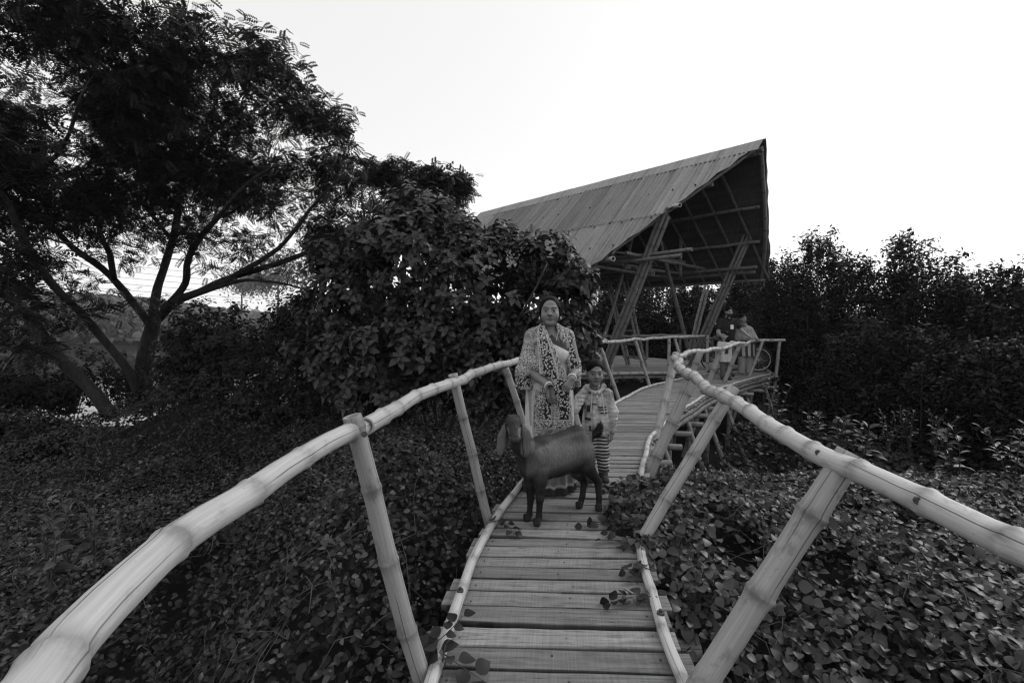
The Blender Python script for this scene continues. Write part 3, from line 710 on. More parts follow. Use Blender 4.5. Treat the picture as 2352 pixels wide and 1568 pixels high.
def scatter(acc, pos, d, nrm, size, tmpl, F, rng, rnd=None):
    n = len(pos); R = orient(d, nrm); T = np.asarray(tmpl)
    v = np.einsum('nij,kj->nki', R, T) * np.broadcast_to(size, (n,))[:, None, None] + pos[:, None, :]
    m = len(T); off = (np.arange(n) * m)[:, None, None]
    rr = rng.uniform(0, 1, n) if rnd is None else rnd
    acc.add(v.reshape(-1, 3), [(f[None] + off).reshape(-1, f.shape[1]) for f in F], None, rnd=np.repeat(rr, m))
def rdir(n, rng): return unit(rng.normal(size=(n, 3)))
def in_blobs(blobs, n, rng, shell=.55):
    """n points in a union of ellipsoids (c, radii), biased towards the surface"""
    c = np.array([b[0] for b in blobs]); r_ = np.array([np.broadcast_to(b[1], 3) for b in blobs], float)
    vol = np.prod(r_, 1) ** (2 / 3); pick = rng.choice(len(blobs), n, p=vol / vol.sum())
    u = rdir(n, rng); rad = rng.uniform(shell ** 3, 1, n) ** (1 / 3)
    return c[pick] + u * rad[:, None] * r_[pick], u, pick
def keep_gaps(p, rng, scale, cut, seed):
    x = fbm(p[:, 0] * 1. + p[:, 2] * .6, p[:, 1] - p[:, 2] * .8, scale, seed) + fbm(p[:, 2], p[:, 0] + p[:, 1], scale, seed + 1)
    return x > cut
def blob(x, y, Y, rx, ry=None, rz=None):
    """ellipsoid centred on a sight line; radii in metres"""
    ry = rx if ry is None else ry; return (P(x, y, Y), (rx, rx if rz is None else rz, ry))
def wood(limbs, clusters, rng, tw0=.016, tw1=.004, step=.3, sides=7, up=.12, bend=.1):
    """limbs: (points, r0, r1). Twigs then reach every cluster from the nearest wood."""
    A = Acc(); NP, NR = [], []
    for pts, r0, r1 in limbs:
        p = catmull(pts, .16); L = arclen(p); rr = np.interp(L, [0, L[-1]], [r0, r1]) * (1 + .05 * np.sin(L * 7 + rng.uniform(0, 6)))
        p = p + np.cumsum(rng.normal(0, .006, p.shape), 0) * np.linspace(0, 1, len(p))[:, None]
        v, F, uv = tube(p, rr, 10 if r0 > .08 else sides); A.add(v, F, uv); NP.append(p); NR.append(rr)
    NP = np.concatenate(NP); NR = np.concatenate(NR)
    d0 = np.array([np.min(np.linalg.norm(NP - c, axis=1)) for c in clusters]) if len(clusters) else []
    cap = len(NP) + len(clusters) * 8; BP = np.zeros((cap, 3)); BR = np.zeros(cap); k = len(NP); BP[:k] = NP; BR[:k] = NR
    for i in np.argsort(d0):
        c = clusters[i]; dd = np.linalg.norm(BP[:k] - c, axis=1) + .25 * np.maximum(0, BP[:k, 2] - c[2]); j = dd.argmin(); s_ = BP[j].copy(); D = np.linalg.norm(c - s_)
        if D < .02: continue
        m1 = s_ * .6 + c * .4 + rng.normal(0, bend * D, 3) + V(0, 0, up * D)
        n_ = max(3, int(D / step) + 2); t = np.linspace(0, 1, n_)[:, None]
        p = (1 - t) ** 2 * s_ + 2 * t * (1 - t) * m1 + t * t * c
        ra = min(BR[j] * .8, tw1 + tw0 * min(1.6, D)); rr = np.linspace(ra, tw1, n_)
        v, F, uv = tube(p, rr, 4, cap=False); A.add(v, F, uv)
        m = min(n_ - 1, 7); idx = np.linspace(1, n_ - 1, m).astype(int); BP[k:k + m] = p[idx]; BR[k:k + m] = rr[idx]; k += m
    return A
def pathD(*q): return [P(x, y, Y) for x, y, Y in q]

# ---------------------------------------------------------------- big spreading tree on the left
r = np.random.default_rng(21)
YT = 10.5
b = P(330, 850, YT)
tree = thing('spreading_tree', (b[0], b[1], GZ), 'huge dark feathery tree with a forked trunk, its crown filling the top left', 'tree')
limbs = [
 (pathD((322, 930, 10.5), (326, 870, 10.5), (329.6, 828, 10.5), (338, 785, 10.5), (348, 735, 10.5)), .19, .15),
 (pathD((345, 760, 10.5), (352, 715, 10.5), (362, 660, 10.6), (372, 630, 10.7), (395, 553, 10.8), (405, 513, 10.8), (425, 400, 10.8), (472, 322, 10.5), (540, 260, 10.0)), .10, .03),
 (pathD((425, 400, 10.8), (384, 322, 10.2), (359, 271, 9.8), (315, 220, 9.2), (240, 120, 8.2)), .06, .022),
 (pathD((352, 740, 10.5), (388, 700, 10.4), (425, 650, 10.2), (430, 600, 9.8), (452, 555, 9.6), (500, 500, 9.0), (560, 430, 8.5), (640, 380, 8.2)), .085, .025),
 (pathD((360, 735, 10.5), (405, 692, 10.3), (458, 670.6, 10.2), (531, 637.6, 10.2), (641, 604, 10.3), (751, 560, 10.5), (840, 500, 10.8)), .10, .025),
 (pathD((430, 682, 10.3), (500, 660, 10.), (564, 645, 9.9), (659, 656, 9.8), (725, 678, 9.8)), .06, .015),
 (pathD((531, 637.6, 10.2), (640, 570, 9.6), (720, 470, 9.0), (790, 400, 8.6)), .06, .02),
 (pathD((345, 745, 10.5), (310, 700, 10.5), (271, 652, 10.3), (234, 615.7, 10.1), (172, 571.7, 9.7), (128, 528, 9.3), (73, 487, 8.8), (0, 432, 8.1)), .09, .035),
 (pathD((262, 640, 10.2), (256, 605, 10), (253, 583, 9.9), (231, 535, 9.6), (220, 460, 9.2), (180, 380, 8.6)), .065, .025),
 (pathD((395, 553, 10.8), (330, 470, 10.4), (270, 410, 9.8), (190, 330, 9.0)), .05, .02),
 (pathD((0, 432, 8.1), (60, 420, 8.0), (150, 330, 7.6), (190, 225, 7.2)), .045, .02),
 (pathD((0, 432, 8.1), (-80, 350, 7.5), (-150, 200, 7.0)), .045, .02),
]
blobs = [blob(60, 150, 7.8, 2.0, 1.3), blob(230, 130, 8.2, 1.7, 1.1), blob(330, 70, 8.0, 1.1, .6), blob(470, 140, 8.6, 1.5, .8), blob(600, 150, 8.6, .65, .55), blob(600, 235, 9.0, 1.2, .8),
         blob(690, 250, 8.8, .6, .35), blob(760, 270, 8.8, .3, .22), blob(730, 345, 9.2, .85, .6), blob(790, 400, 9.4, .5, .45), blob(100, 290, 8.6, 2.2, 1.0), blob(300, 270, 9.4, 2.3, 1.2), blob(480, 290, 9.6, 1.8, 1.1), blob(-60, 380, 8, 1.6, .8),
         blob(640, 420, 9.8, 1.5, .65), blob(150, 400, 9.4, 2.0, .6), blob(370, 400, 10.6, 2.1, .7), blob(520, 420, 10.4, 1.4, .6), blob(780, 500, 10.6, .9, .45), blob(40, 40, 7.2, 1.8, .7), blob(520, 560, 10, .8, .3), blob(430, 520, 9.5, .7, .3), blob(640, 520, 10.2, .8, .25), blob(700, 590, 10.5, .6, .15), blob(330, 490, 10.2, 1.5, .5), blob(200, 500, 9.4, 1.2, .45), blob(70, 480, 8.6, 1.0, .4), blob(570, 480, 9.6, 1.0, .4)]
cl, u, pk = in_blobs(blobs, 2300, r, .3); ok = keep_gaps(cl, r, 1.5, -.30, 41); cl = cl[ok]
low, _, _ = in_blobs([blob(240, 690, 9.6, 1.2, .25), blob(110, 640, 9.0, 1.0, .25), blob(60, 600, 8.5, .8, .3), blob(330, 700, 9.5, .7, .2), blob(180, 560, 9.4, 1.3, .35), blob(480, 600, 9.8, .9, .35), blob(600, 620, 10., .9, .25), blob(230, 580, 9.6, .8, .3)], 60, r, .2)
cl = np.concatenate([cl, low])
W = wood(limbs, cl, r, .014, .005, up=.10); W.build('trunk', M['bark'], tree)
A = Acc()
def pin_leaves(A, cl, n, size, rng, spread=.16, tm=PIN):
    m = len(cl) * n; c = np.repeat(cl, n, 0)
    d = rdir(m, rng); d[:, 2] = d[:, 2] * .55 - .12
    nr = rdir(m, rng) * .7 + V(0, 0, 1)
    scatter(A, c + d * rng.uniform(.0, spread, m)[:, None] + rng.normal(0, spread * .55, (m, 3)), d, nr, size * rng.uniform(.7, 1.2, m), tm[0], [tm[1]], rng)
pin_leaves(A, cl, 13, .185, r, .20)
A.build('crown', M['leaf_tree'], tree)
# second, leaning trunks to its left
t2 = thing('leaning_tree', tuple(P(293, 842, 9.2) * V(1, 1, 0) + V(0, 0, GZ)), 'bare dark trunk leaning left at the pond edge, left of the forked trunk', 'tree')
l2 = [(pathD((315, 905, 9.3), (293, 848, 9.2), (238, 780, 9.0), (183, 714.6, 8.7), (128, 659.6, 8.4), (80.6, 590, 8.1), (51, 535, 7.9), (15, 460, 7.6), (-60, 380, 7.2), (-140, 240, 7.)), .082, .042),
      (pathD((60, 550, 7.95), (100, 545, 7.8), (150, 560, 7.6), (215, 555, 7.4)), .03, .008), (pathD((90, 600, 8.1), (20, 560, 7.6), (-60, 520, 7.2)), .05, .02)]
c2, _, _ = in_blobs([blob(-60, 300, 7, 1.2, .7), blob(20, 560, 7.6, .5, .2), blob(170, 700, 8.2, .5, .2), blob(60, 640, 7.9, .6, .2), blob(20, 620, 7.5, .5, .15)], 60, r, .3)
wood(l2, c2, r).build('trunk', M['bark'], t2); A = Acc(); pin_leaves(A, c2, 9, .28, r); A.build('crown', M['leaf_tree'], t2)
t3 = thing('leaning_tree', tuple(P(205, 876, 8.2) * V(1, 1, 0) + V(0, 0, GZ)), 'thick low trunk slanting out to the left edge over the pond', 'tree')
l3 = [(pathD((260, 960, 8.3), (205, 888, 8.2), (139, 823, 8.0), (99, 766, 7.8), (55, 707, 7.6), (0, 668, 7.3), (-70, 640, 7.0)), .115, .055), (pathD((110, 780, 7.8), (160, 800, 7.5), (60, 800, 7.2), (20, 860, 7.)), .03, .008)]
c3, _, _ = in_blobs([blob(70, 730, 7.4, .7, .25), blob(30, 780, 7.2, .5, .3), blob(-40, 600, 7, .6, .4)], 40, r, .3)
wood(l3, c3, r).build('trunk', M['bark'], t3); A = Acc(); pin_leaves(A, c3, 9, .24, r); A.build('crown', M['leaf_tree'], t3)
# feathery tree between the big tree and the pavilion
t4 = thing('feathery_tree', tuple(P(930, 700, 13.5) * V(1, 1, 0) + V(0, 0, GZ)), 'smaller feathery tree showing above the broad leaved bush, left of the roof', 'tree')
bl = [blob(930, 420, 13.5, 1.3, .55), blob(1010, 430, 13.5, .95, .42), blob(1060, 425, 13.6, .35, .25), blob(890, 480, 13, 1.0, .6), blob(990, 500, 13.2, 1.0, .5), blob(860, 440, 13.5, .6, .5), blob(800, 560, 13, 1.0, .6)]
c4, _, _ = in_blobs(bl, 800, r, .3); c4 = c4[keep_gaps(c4, r, 1.6, -.8, 61)]
wood([(pathD((930, 900, 13.5), (925, 700, 13.5), (930, 560, 13.5), (950, 440, 13.5)), .15, .03), (pathD((925, 640, 13.5), (850, 540, 13.3), (830, 460, 13.3)), .07, .02), (pathD((928, 600, 13.5), (1000, 520, 13.4), (1050, 440, 13.5)), .07, .02)], c4, r).build('trunk', M['bark'], t4)
A = Acc(); pin_leaves(A, c4, 12, .23, r); A.build('crown', M['leaf_tree'], t4)
# trees far behind, their haze painted as pale leaf and bark colour
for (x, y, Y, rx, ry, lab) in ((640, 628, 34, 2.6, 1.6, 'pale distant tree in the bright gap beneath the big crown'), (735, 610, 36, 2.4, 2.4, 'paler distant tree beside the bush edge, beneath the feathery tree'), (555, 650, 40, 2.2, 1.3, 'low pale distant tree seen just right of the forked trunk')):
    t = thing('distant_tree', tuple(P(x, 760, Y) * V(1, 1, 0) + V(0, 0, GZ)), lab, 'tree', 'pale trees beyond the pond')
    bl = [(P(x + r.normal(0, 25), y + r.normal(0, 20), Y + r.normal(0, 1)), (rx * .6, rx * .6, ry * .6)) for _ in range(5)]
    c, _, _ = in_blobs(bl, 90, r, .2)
    wood([(pathD((x, 800, Y), (x, y + 20, Y), (x + 8, y - 20, Y)), .14, .03)], c, r, .02, .008).build('trunk', M['bark_hazy'], t)
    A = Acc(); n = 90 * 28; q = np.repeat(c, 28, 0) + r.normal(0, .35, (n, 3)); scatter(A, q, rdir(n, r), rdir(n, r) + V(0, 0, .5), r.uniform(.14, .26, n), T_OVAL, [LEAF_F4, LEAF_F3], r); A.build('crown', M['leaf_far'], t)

# ---------------------------------------------------------------- leafy shrubs
def rosette_bush(name, base, label, blobs, n, per, size, rng, mat, tm=T_OVAL, gapcut=-.7, gs=2.0, seed=1, shell=.6, group=None, cat='bush', stem_r=.03, flat=.25, nst=5, inner=.0):
    o = thing(name, base, label, cat, group)
    c, u, _ = in_blobs(blobs, n, rng, shell); ok = keep_gaps(c, rng, gs, gapcut, seed) & (c[:, 2] > GZ); c, u = c[ok], u[ok]
    bs = np.array(base, float); cen = np.mean([b_[0] for b_ in blobs], 0)
    limbs = []
    for i in range(nst):
        tgt = blobs[i % len(blobs)][0] + rng.normal(0, .12, 3); m_ = bs * .5 + tgt * .5 + rng.normal(0, .15, 3)
        limbs.append(([bs + rng.normal(0, .08, 3) * V(1, 1, 0) + V(0, 0, -.1), m_, tgt], stem_r, stem_r * .35))
    wood(limbs, c, rng, .009, .003, sides=6).build('stems', M['stem'], o)
    A = Acc(); ax = unit(u * .75 + V(0, 0, .55) + rng.normal(0, .25, u.shape)); m = len(c)
    e1 = unit(np.cross(ax, rng.normal(size=ax.shape))); e2 = np.cross(ax, e1)
    ph0 = rng.uniform(0, 6.28, m); tone = rng.uniform(0, 1, m)
    for i in range(per):
        ph = ph0 + i * 2.4; el = .25 + .75 * (i / per) + rng.normal(0, .1, m) - .25
        d = (np.cos(ph)[:, None] * e1 + np.sin(ph)[:, None] * e2) * np.cos(el)[:, None] + ax * np.sin(el)[:, None]
        d[:, 2] -= flat
        scatter(A, c + ax * (i / per - .5)[None, None].reshape(1, 1) * size * .6 if False else c + ax * ((i / per - .5) * size * .7), d, ax + rng.normal(0, .22, ax.shape), size * rng.uniform(.65, 1.15, m) * (1.05 - .35 * i / per), tm[0] if isinstance(tm, tuple) else tm, tm[1] if isinstance(tm, tuple) else [LEAF_F4, LEAF_F3], rng, np.clip(tone * .6 + .4 * rng.uniform(0, 1, m), 0, 1))
    A.build('foliage', M[mat], o)
    return o
r = np.random.default_rng(22)
bl = [blob(960, 600, 7.6, 1.15, 1.0), blob(960, 490, 7.7, .6, .5), blob(1010, 540, 7.4, .6, .6), blob(810, 690, 7.8, .95, .9), blob(770, 590, 8.0, .5, .4), blob(1070, 650, 7.2, .95, .9), blob(1180, 610, 7.0, .55, .5), blob(1220, 700, 6.9, .75, .7),
      blob(1265, 590, 6.7, .42, .38), blob(1320, 640, 6.6, .30, .35), blob(1310, 730, 6.6, .42, .5), blob(1120, 790, 7.0, .9, .75), blob(930, 800, 7.2, 1.1, .7), blob(780, 820, 7.6, .9, .6), blob(1340, 790, 6.7, .32, .4), blob(1080, 890, 7.0, .7, .4), blob(1230, 830, 7.0, .5, .5), blob(860, 560, 7.9, .6, .5), blob(850, 672, 8.5, .7, .55), blob(900, 640, 8.4, .6, .5), blob(1080, 560, 7.5, .5, .45), blob(1150, 540, 7.3, .25, .22), blob(1010, 760, 7.4, 1.1, .8), blob(1160, 880, 6.8, .55, .4), blob(880, 900, 7.2, .9, .4)]
rosette_bush('broadleaf_bush', tuple(P(1010, 900, 7.8) * V(1, 1, 0) + V(0, 0, GZ)), 'big broad leaved bush behind the left handrail, hiding the lower roof', bl, 3500, 8, .168, r, 'leaf_bush', leaf_fine(.27, .10, .26, [.45, .85, 1., .86, .5]), -1.0, 1.6, 71, .6, nst=17, stem_r=.035)
# dark shrubs under the big tree, left of the broadleaf bush
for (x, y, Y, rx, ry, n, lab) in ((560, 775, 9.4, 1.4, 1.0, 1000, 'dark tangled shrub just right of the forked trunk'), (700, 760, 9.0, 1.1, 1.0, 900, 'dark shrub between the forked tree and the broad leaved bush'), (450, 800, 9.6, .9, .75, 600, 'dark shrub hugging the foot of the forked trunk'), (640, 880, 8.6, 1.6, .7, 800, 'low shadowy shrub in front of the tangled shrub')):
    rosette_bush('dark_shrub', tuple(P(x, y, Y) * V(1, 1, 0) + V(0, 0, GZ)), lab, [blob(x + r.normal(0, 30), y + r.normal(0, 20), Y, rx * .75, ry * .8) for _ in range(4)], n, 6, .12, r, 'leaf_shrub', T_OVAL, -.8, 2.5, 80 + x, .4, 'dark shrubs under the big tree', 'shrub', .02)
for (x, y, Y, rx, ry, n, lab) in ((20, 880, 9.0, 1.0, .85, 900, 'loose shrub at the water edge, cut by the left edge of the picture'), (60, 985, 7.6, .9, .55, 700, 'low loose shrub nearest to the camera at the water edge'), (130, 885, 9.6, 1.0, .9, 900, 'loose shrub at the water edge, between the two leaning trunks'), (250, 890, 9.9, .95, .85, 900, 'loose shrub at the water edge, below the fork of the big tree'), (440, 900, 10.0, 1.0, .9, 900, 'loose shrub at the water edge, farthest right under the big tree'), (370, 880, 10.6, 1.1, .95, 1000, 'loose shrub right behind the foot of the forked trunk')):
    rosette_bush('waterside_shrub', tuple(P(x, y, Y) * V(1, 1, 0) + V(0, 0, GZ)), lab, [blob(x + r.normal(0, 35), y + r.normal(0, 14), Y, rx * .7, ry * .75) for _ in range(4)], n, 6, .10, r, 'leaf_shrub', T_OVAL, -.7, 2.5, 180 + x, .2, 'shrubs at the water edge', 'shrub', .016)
# tall shrubs on the right
def tall_shrub(x0, top, Y, w_, lab, n, seed, group='tall shrubs along the right', bottom=1010, mat='leaf_shrub', size=.105):
    rr = np.random.default_rng(seed); ct = P(x0, top, Y); cb = P(x0, bottom, Y); h = ct[2] - max(cb[2], GZ)
    o = thing('tall_shrub', (ct[0], Y, GZ), lab, 'shrub', group)
    nsh = max(6, int(w_ * 15)); limbs = []; pos, dirs = [], []
    for i in range(nsh):          # many upright shoots
        ox = rr.normal(0, w_ * .42); oy = rr.normal(0, w_ * .38); hh = h * (1 - .30 * (abs(ox) / w_) ** 2) * rr.uniform(.8, 1.0)
        p0 = V(ct[0] + ox * .35, Y + oy * .4, GZ - .05); p2 = V(ct[0] + ox, Y + oy, max(cb[2], GZ) + hh); p1 = (p0 + p2) / 2 + V(ox * .2, oy * .2, .1)
        limbs.append(([p0, p1, p2], .018, .005))
    # side twigs
    tips = []
    for pts, _, _ in limbs:
        pp = catmull(pts, .1)
        for k in range(int(len(pp) * 1.6)):
            j = rr.integers(int(len(pp) * .12), len(pp)); f = j / len(pp)
            tips.append(pp[j] + V(*(rr.normal(0, 1, 3) * V(.21, .21, .12))) * (1.25 - .8 * f) + V(0, 0, .08))
    tips = np.array(tips); tips = tips[rr.permutation(len(tips))[:n]]
    core, _, _ = in_blobs([(V(ct[0] + rr.normal(0, .2), Y, max(cb[2], GZ) + h * f), (w_ * ww, w_ * .8, h * .24)) for f, ww in ((.22, 1.0), (.45, 1.0), (.62, .75))], int(n * .55), rr, .4); tips = np.concatenate([tips, core])
    wood(limbs, tips, rr, .006, .002, sides=5).build('stems', M['stem'], o)
    A = Acc(); per = 13; m = len(tips) * per; c = np.repeat(tips, per, 0) + rr.normal(0, .07, (m, 3))
    d = rdir(m, rr); d[:, 2] = d[:, 2] * .6 + .1
    scatter(A, c, d, rdir(m, rr) * .8 + V(0, -.2, 1), size * rr.uniform(.6, 1.2, m), T_LONG * V(1.25, 1, 1), [LEAF_F4, LEAF_F3], rr)
    for pts, _, _ in limbs:        # leafy leader shoots
        pp = catmull(pts, .05)[-14:]; q = np.repeat(pp, 3, 0); mm = len(q); d = rdir(mm, rr); d[:, 2] = np.abs(d[:, 2]) + .25
        scatter(A, q, d, rdir(mm, rr) + V(0, 0, 1), size * .85 * rr.uniform(.6, 1.1, mm), T_LONG, [LEAF_F4, LEAF_F3], rr)
    A.build('foliage', M[mat], o)
tall_shrub(1800, 600, 14.2, 1.3, 'tall dense shrub touching the right eave of the pavilion', 900, 1)
tall_shrub(1885, 525, 13.2, 1.35, 'tallest leafy shrub beyond the end of the deck, right of the roof', 1200, 2)
tall_shrub(1985, 575, 12.0, 1.25, 'leafy shrub in the dip between the two tallest shrubs on the right', 1000, 3)
tall_shrub(2095, 535, 11.0, 1.25, 'tall shrub with a shoot standing up at its right shoulder', 1100, 4)
tall_shrub(2185, 595, 10.2, 1.1, 'dense shrub stepping down right of the shrub with the raised shoot', 950, 5)
tall_shrub(2265, 620, 9.4, 1.05, 'lower bushy shrub second from the right edge', 900, 6)
tall_shrub(2360, 600, 8.6, .95, 'shrub cut by the right edge of the picture', 850, 7)
for i, (x, top, Y, w_) in enumerate(((1990, 740, 10.2, 1.1), (2130, 755, 9.2, 1.1), (2250, 775, 8.2, 1.0), (1895, 745, 12.2, 1.0), (2350, 790, 7.4, .9))):
    tall_shrub(x, top, Y, w_, ('shadowy lower shrub filling the front of the hedge, %s' % ['before the dip', 'below the raised shoot', 'above the near creepers', 'beside the end of the deck', 'at the right edge'][i]), 520, 30 + i, 'shadowy shrubs at the foot of the hedge')
# shrubs behind the pavilion, with light between their leaves
for i, (x, top, Y, w_) in enumerate(((1420, 648, 22, 2.3), (1510, 622, 23, 2.4), (1605, 640, 22, 2.3), (1690, 625, 21, 2.3), (1765, 600, 18, 2.0), (1340, 650, 22, 2.2))):
    tall_shrub(x, top, Y, w_, 'leafy shrub behind the pavilion floor, %s' % ['left of the leaning pole', 'lit by the gap under the eave', 'between the raking posts', 'behind the standing man', 'behind the right eave corner', 'hidden by the broad leaved bush'][i], 760, 50 + i, 'shrubs behind the pavilion', 860, size=.17)
# ---------------------------------------------------------------- creepers and low plants
def dist_path(x, y):
    """signed distances (right positive) from the two deck edges"""
    q = np.stack([x, y], -1)
    def sd(c):
        best = np.full(x.shape, 1e9); sg = np.zeros(x.shape)
        for a, b in zip(c[:-1], c[1:]):
            d = b - a; L2 = d @ d; t = np.clip(((q - a) @ d) / L2, 0, 1); e = q - (a + t[..., None] * d); l = np.hypot(e[..., 0], e[..., 1])
            s_ = d[1] * e[..., 0] - d[0] * e[..., 1]; m = l < best; best = np.where(m, l, best); sg = np.where(m, np.sign(s_), sg)
        return best * sg
    return sd(LC), sd(RC)
def lay_h(x, y):      # top of the creepers on the left of the deck
    l, _ = dist_path(x, y); d = -l
    h = -.60 + .50 * np.exp(-((y - 5.2) / 2.2) ** 2) * np.exp(-((x + 1.2) / 1.9) ** 2) + .95 * np.exp(-((y - 8.3) / 1.5) ** 2 - ((x + 5.0) / 2.6) ** 2)
    h = h + .74 * np.exp(-((y - 3.1) / 1.1) ** 2 - ((x + .85) / .62) ** 2) + .12 * np.exp(-((y - 1.9) / .6) ** 2 - ((x + .75) / .35) ** 2)
    h = h - .40 * np.exp(-((y - 2.2) / .8) ** 2 - ((x + 2.6) / 1.0) ** 2)
    return h + .12 * fbm(x, y, 1.5, 9) + .05 * fbm(x, y, 4.5, 10)
def ray_h(x, y):
    _, rr_ = dist_path(x, y)
    h = -.12 + .26 * np.exp(-((y - 3.2) / .9) ** 2 - ((x - 1.35) / .55) ** 2) - .42 * np.clip((y - 4.2) / 1.4, 0, 1) - .95 * np.exp(-((y - 1.15) / .8) ** 2 - ((x - .95) / .42) ** 2)
    h = h - .35 * np.clip((1.75 - y) / 1.4, 0, 1) + .17 * np.exp(-((y - 3.15) / .6) ** 2 - ((x - .85) / .3) ** 2)
    return h + .07 * fbm(x, y, 2.2, 14)
def creeper(name, n, hf, xr, yr, inside, size, mat, rng, label, layers=.22, tm=FINE_ROUND, stems=260, pulls=None):
    x = rng.uniform(*xr, n * 3); y = rng.uniform(*yr, n * 3)
    # more leaves where they are near
    keepp = rng.uniform(0, 1, n * 3) < np.clip(3.4 / (y + .6), .28, 1)
    x, y = x[keepp], y[keepp]; ok = inside(x, y); x, y = x[ok][:n], y[ok][:n]
    dens = fbm(x, y, 2.8, 33); ok = dens > -1.0 + .5 * rng.uniform(0, 1, len(x)); x, y = x[ok], y[ok]
    z = hf(x, y); dep = rng.exponential(.5, len(x)) * layers
    e = .03; nx = -(hf(x + e, y) - z) / e; ny = -(hf(x, y + e) - z) / e
    nr = unit(np.stack([nx * .7, ny * .7 - .15, np.ones_like(z)], -1)) + rng.normal(0, .45, (len(x), 3))
    d = np.stack([rng.normal(0, 1, len(x)), rng.normal(-.3, 1, len(x)), rng.normal(-.15, .35, len(x))], -1)
    A = Acc(); scatter(A, np.stack([x, y, z - dep + .02], -1), d, nr, size * np.clip(rng.normal(1, .26, len(x)), .45, 1.6), tm[0], tm[1], rng)
    leaves = A.build(name, M[mat]); tag(leaves, label, 'creeper', kind='stuff')
    B = Acc()
    for _ in range(stems):
        i = rng.integers(len(x)); p = V(x[i], y[i]); an = rng.uniform(0, 6.28); pts = []
        for k in range(rng.integers(5, 12)):
            pts.append(p.copy()); an += rng.normal(0, .45); p = p + .09 * V(math.cos(an), math.sin(an))
        pts = np.array(pts); zz = hf(pts[:, 0], pts[:, 1]) + .015 + rng.uniform(-.05, .03) + .03 * np.sin(np.arange(len(pts)) * 1.3)
        l_, r_ = dist_path(pts[:, 0], pts[:, 1])
        if np.any((l_ > -.03) & (r_ < .03)): continue
        v, F, uv = tube(np.column_stack([pts, zz]), np.linspace(.0028, .0014, len(pts)), 4, cap=False); B.add(v, F, uv)
    st = B.build(name.replace('creeper', 'creeper_stems'), M['stem']); tag(st, 'thin wiry stems running through ' + label, 'creeper', kind='stuff')
r = np.random.default_rng(23)
def in_left(x, y):
    l, _ = dist_path(x, y); return (l < -.07 - .1 * (y < 1.4)) & (x > -1.02 * y - 1.2) & ((pond(x, y) < .6))
def in_right(x, y):
    _, q = dist_path(x, y); return (q > -.30 * np.exp(-((y - 3.15) / .5) ** 2) + .05 - .1 * np.exp(-((y - 1.9) / .3) ** 2)) & (x < 1.35 * y + 1.2)
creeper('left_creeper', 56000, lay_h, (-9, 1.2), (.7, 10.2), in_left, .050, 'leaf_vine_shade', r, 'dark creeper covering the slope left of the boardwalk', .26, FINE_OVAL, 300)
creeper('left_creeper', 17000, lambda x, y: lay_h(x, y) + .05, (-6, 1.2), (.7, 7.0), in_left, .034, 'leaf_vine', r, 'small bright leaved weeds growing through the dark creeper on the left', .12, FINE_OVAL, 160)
creeper('right_creeper', 46000, ray_h, (.6, 6.2), (.6, 5.4), in_right, .045, 'leaf_vine', r, 'round leaved creeper carpeting the ground right of the boardwalk', .16, FINE_ROUND, 220)
def weeds(name, n, hf, xr, yr, inside, hh, size, mat, rng, label):
    x = rng.uniform(*xr, n * 4); y = rng.uniform(*yr, n * 4); ok = inside(x, y); x, y = x[ok][:n], y[ok][:n]; z = hf(x, y); A = Acc()
    for i in range(len(x)):
        h_ = hh * rng.uniform(.4, 1.) ; b = V(x[i], y[i], z[i] - .04); tip = b + V(rng.normal(0, .35), rng.normal(0, .3), 1.) * h_
        p = catmull([b, (b + tip) / 2 + rng.normal(0, .03, 3), tip], .03); v, F, uv = tube(p, np.linspace(.0035, .0012, len(p)), 4, cap=False); A.add(v, F, uv, rnd=.9)
        m = rng.integers(6, 12); j = np.linspace(len(p) * .3, len(p) - 1, m).astype(int); ph = np.arange(m) * 2.4 + rng.uniform(0, 6); f = np.linspace(0, 1, m)
        scatter(A, p[j], np.stack([np.cos(ph), np.sin(ph), .1 + .8 * f], -1), V(0, 0, 1) + rng.normal(0, .3, (m, 3)), size * rng.uniform(.6, 1.2, m) * (1.1 - .5 * f), FINE_OVAL[0], FINE_OVAL[1], rng)
    tag(A.build(name, M[mat]), label, 'weeds', kind='stuff')
def lw(x, y):
    l, _ = dist_path(x, y); return (l < -.12) & (l > -4.5) & (x > -1.0 * y - .6)
weeds('weeds', 420, lay_h, (-5, 1.), (1.0, 8.5), lw, .30, .058, 'leaf_vine', r, 'thin upright weeds standing out of the creeper left of the boardwalk')
def rw(x, y):
    _, q = dist_path(x, y); return (q > .12) & (x < 1.2 * y + 1.2)
weeds('weeds', 220, ray_h, (.8, 6.2), (1.6, 5.6), rw, .16, .05, 'leaf_vine', r, 'short upright shoots poking out of the round leaved creeper')
# dark ground under the creepers, banked up
def bank(name, hf, xr, yr, nx, ny, off):
    xs, ys = np.linspace(*xr, nx), np.linspace(*yr, ny); X, Y = np.meshgrid(xs, ys, indexing='ij')
    Z = np.maximum(hf(X, Y) - off, GZ - .6)
    l, q = dist_path(X, Y); Z = np.where((l > -.12) & (q < .12), np.minimum(Z, -.42), Z)
    Z = np.where(pond(X, Y) > .3, GZ - 1, Z)
    ii = (np.arange(nx - 1)[:, None] * ny + np.arange(ny - 1)[None]).ravel()
    tag(mk(name, np.stack([X, Y, Z], -1).reshape(-1, 3), [np.stack([ii, ii + ny, ii + ny + 1, ii + 1], 1)], M['soil']), kind='structure')
bank('left_bank', lay_h, (-9, 1.2), (-1.5, 10), 70, 80, .55)
bank('right_bank', ray_h, (.5, 7), (-1.5, 6.2), 60, 60, .42)
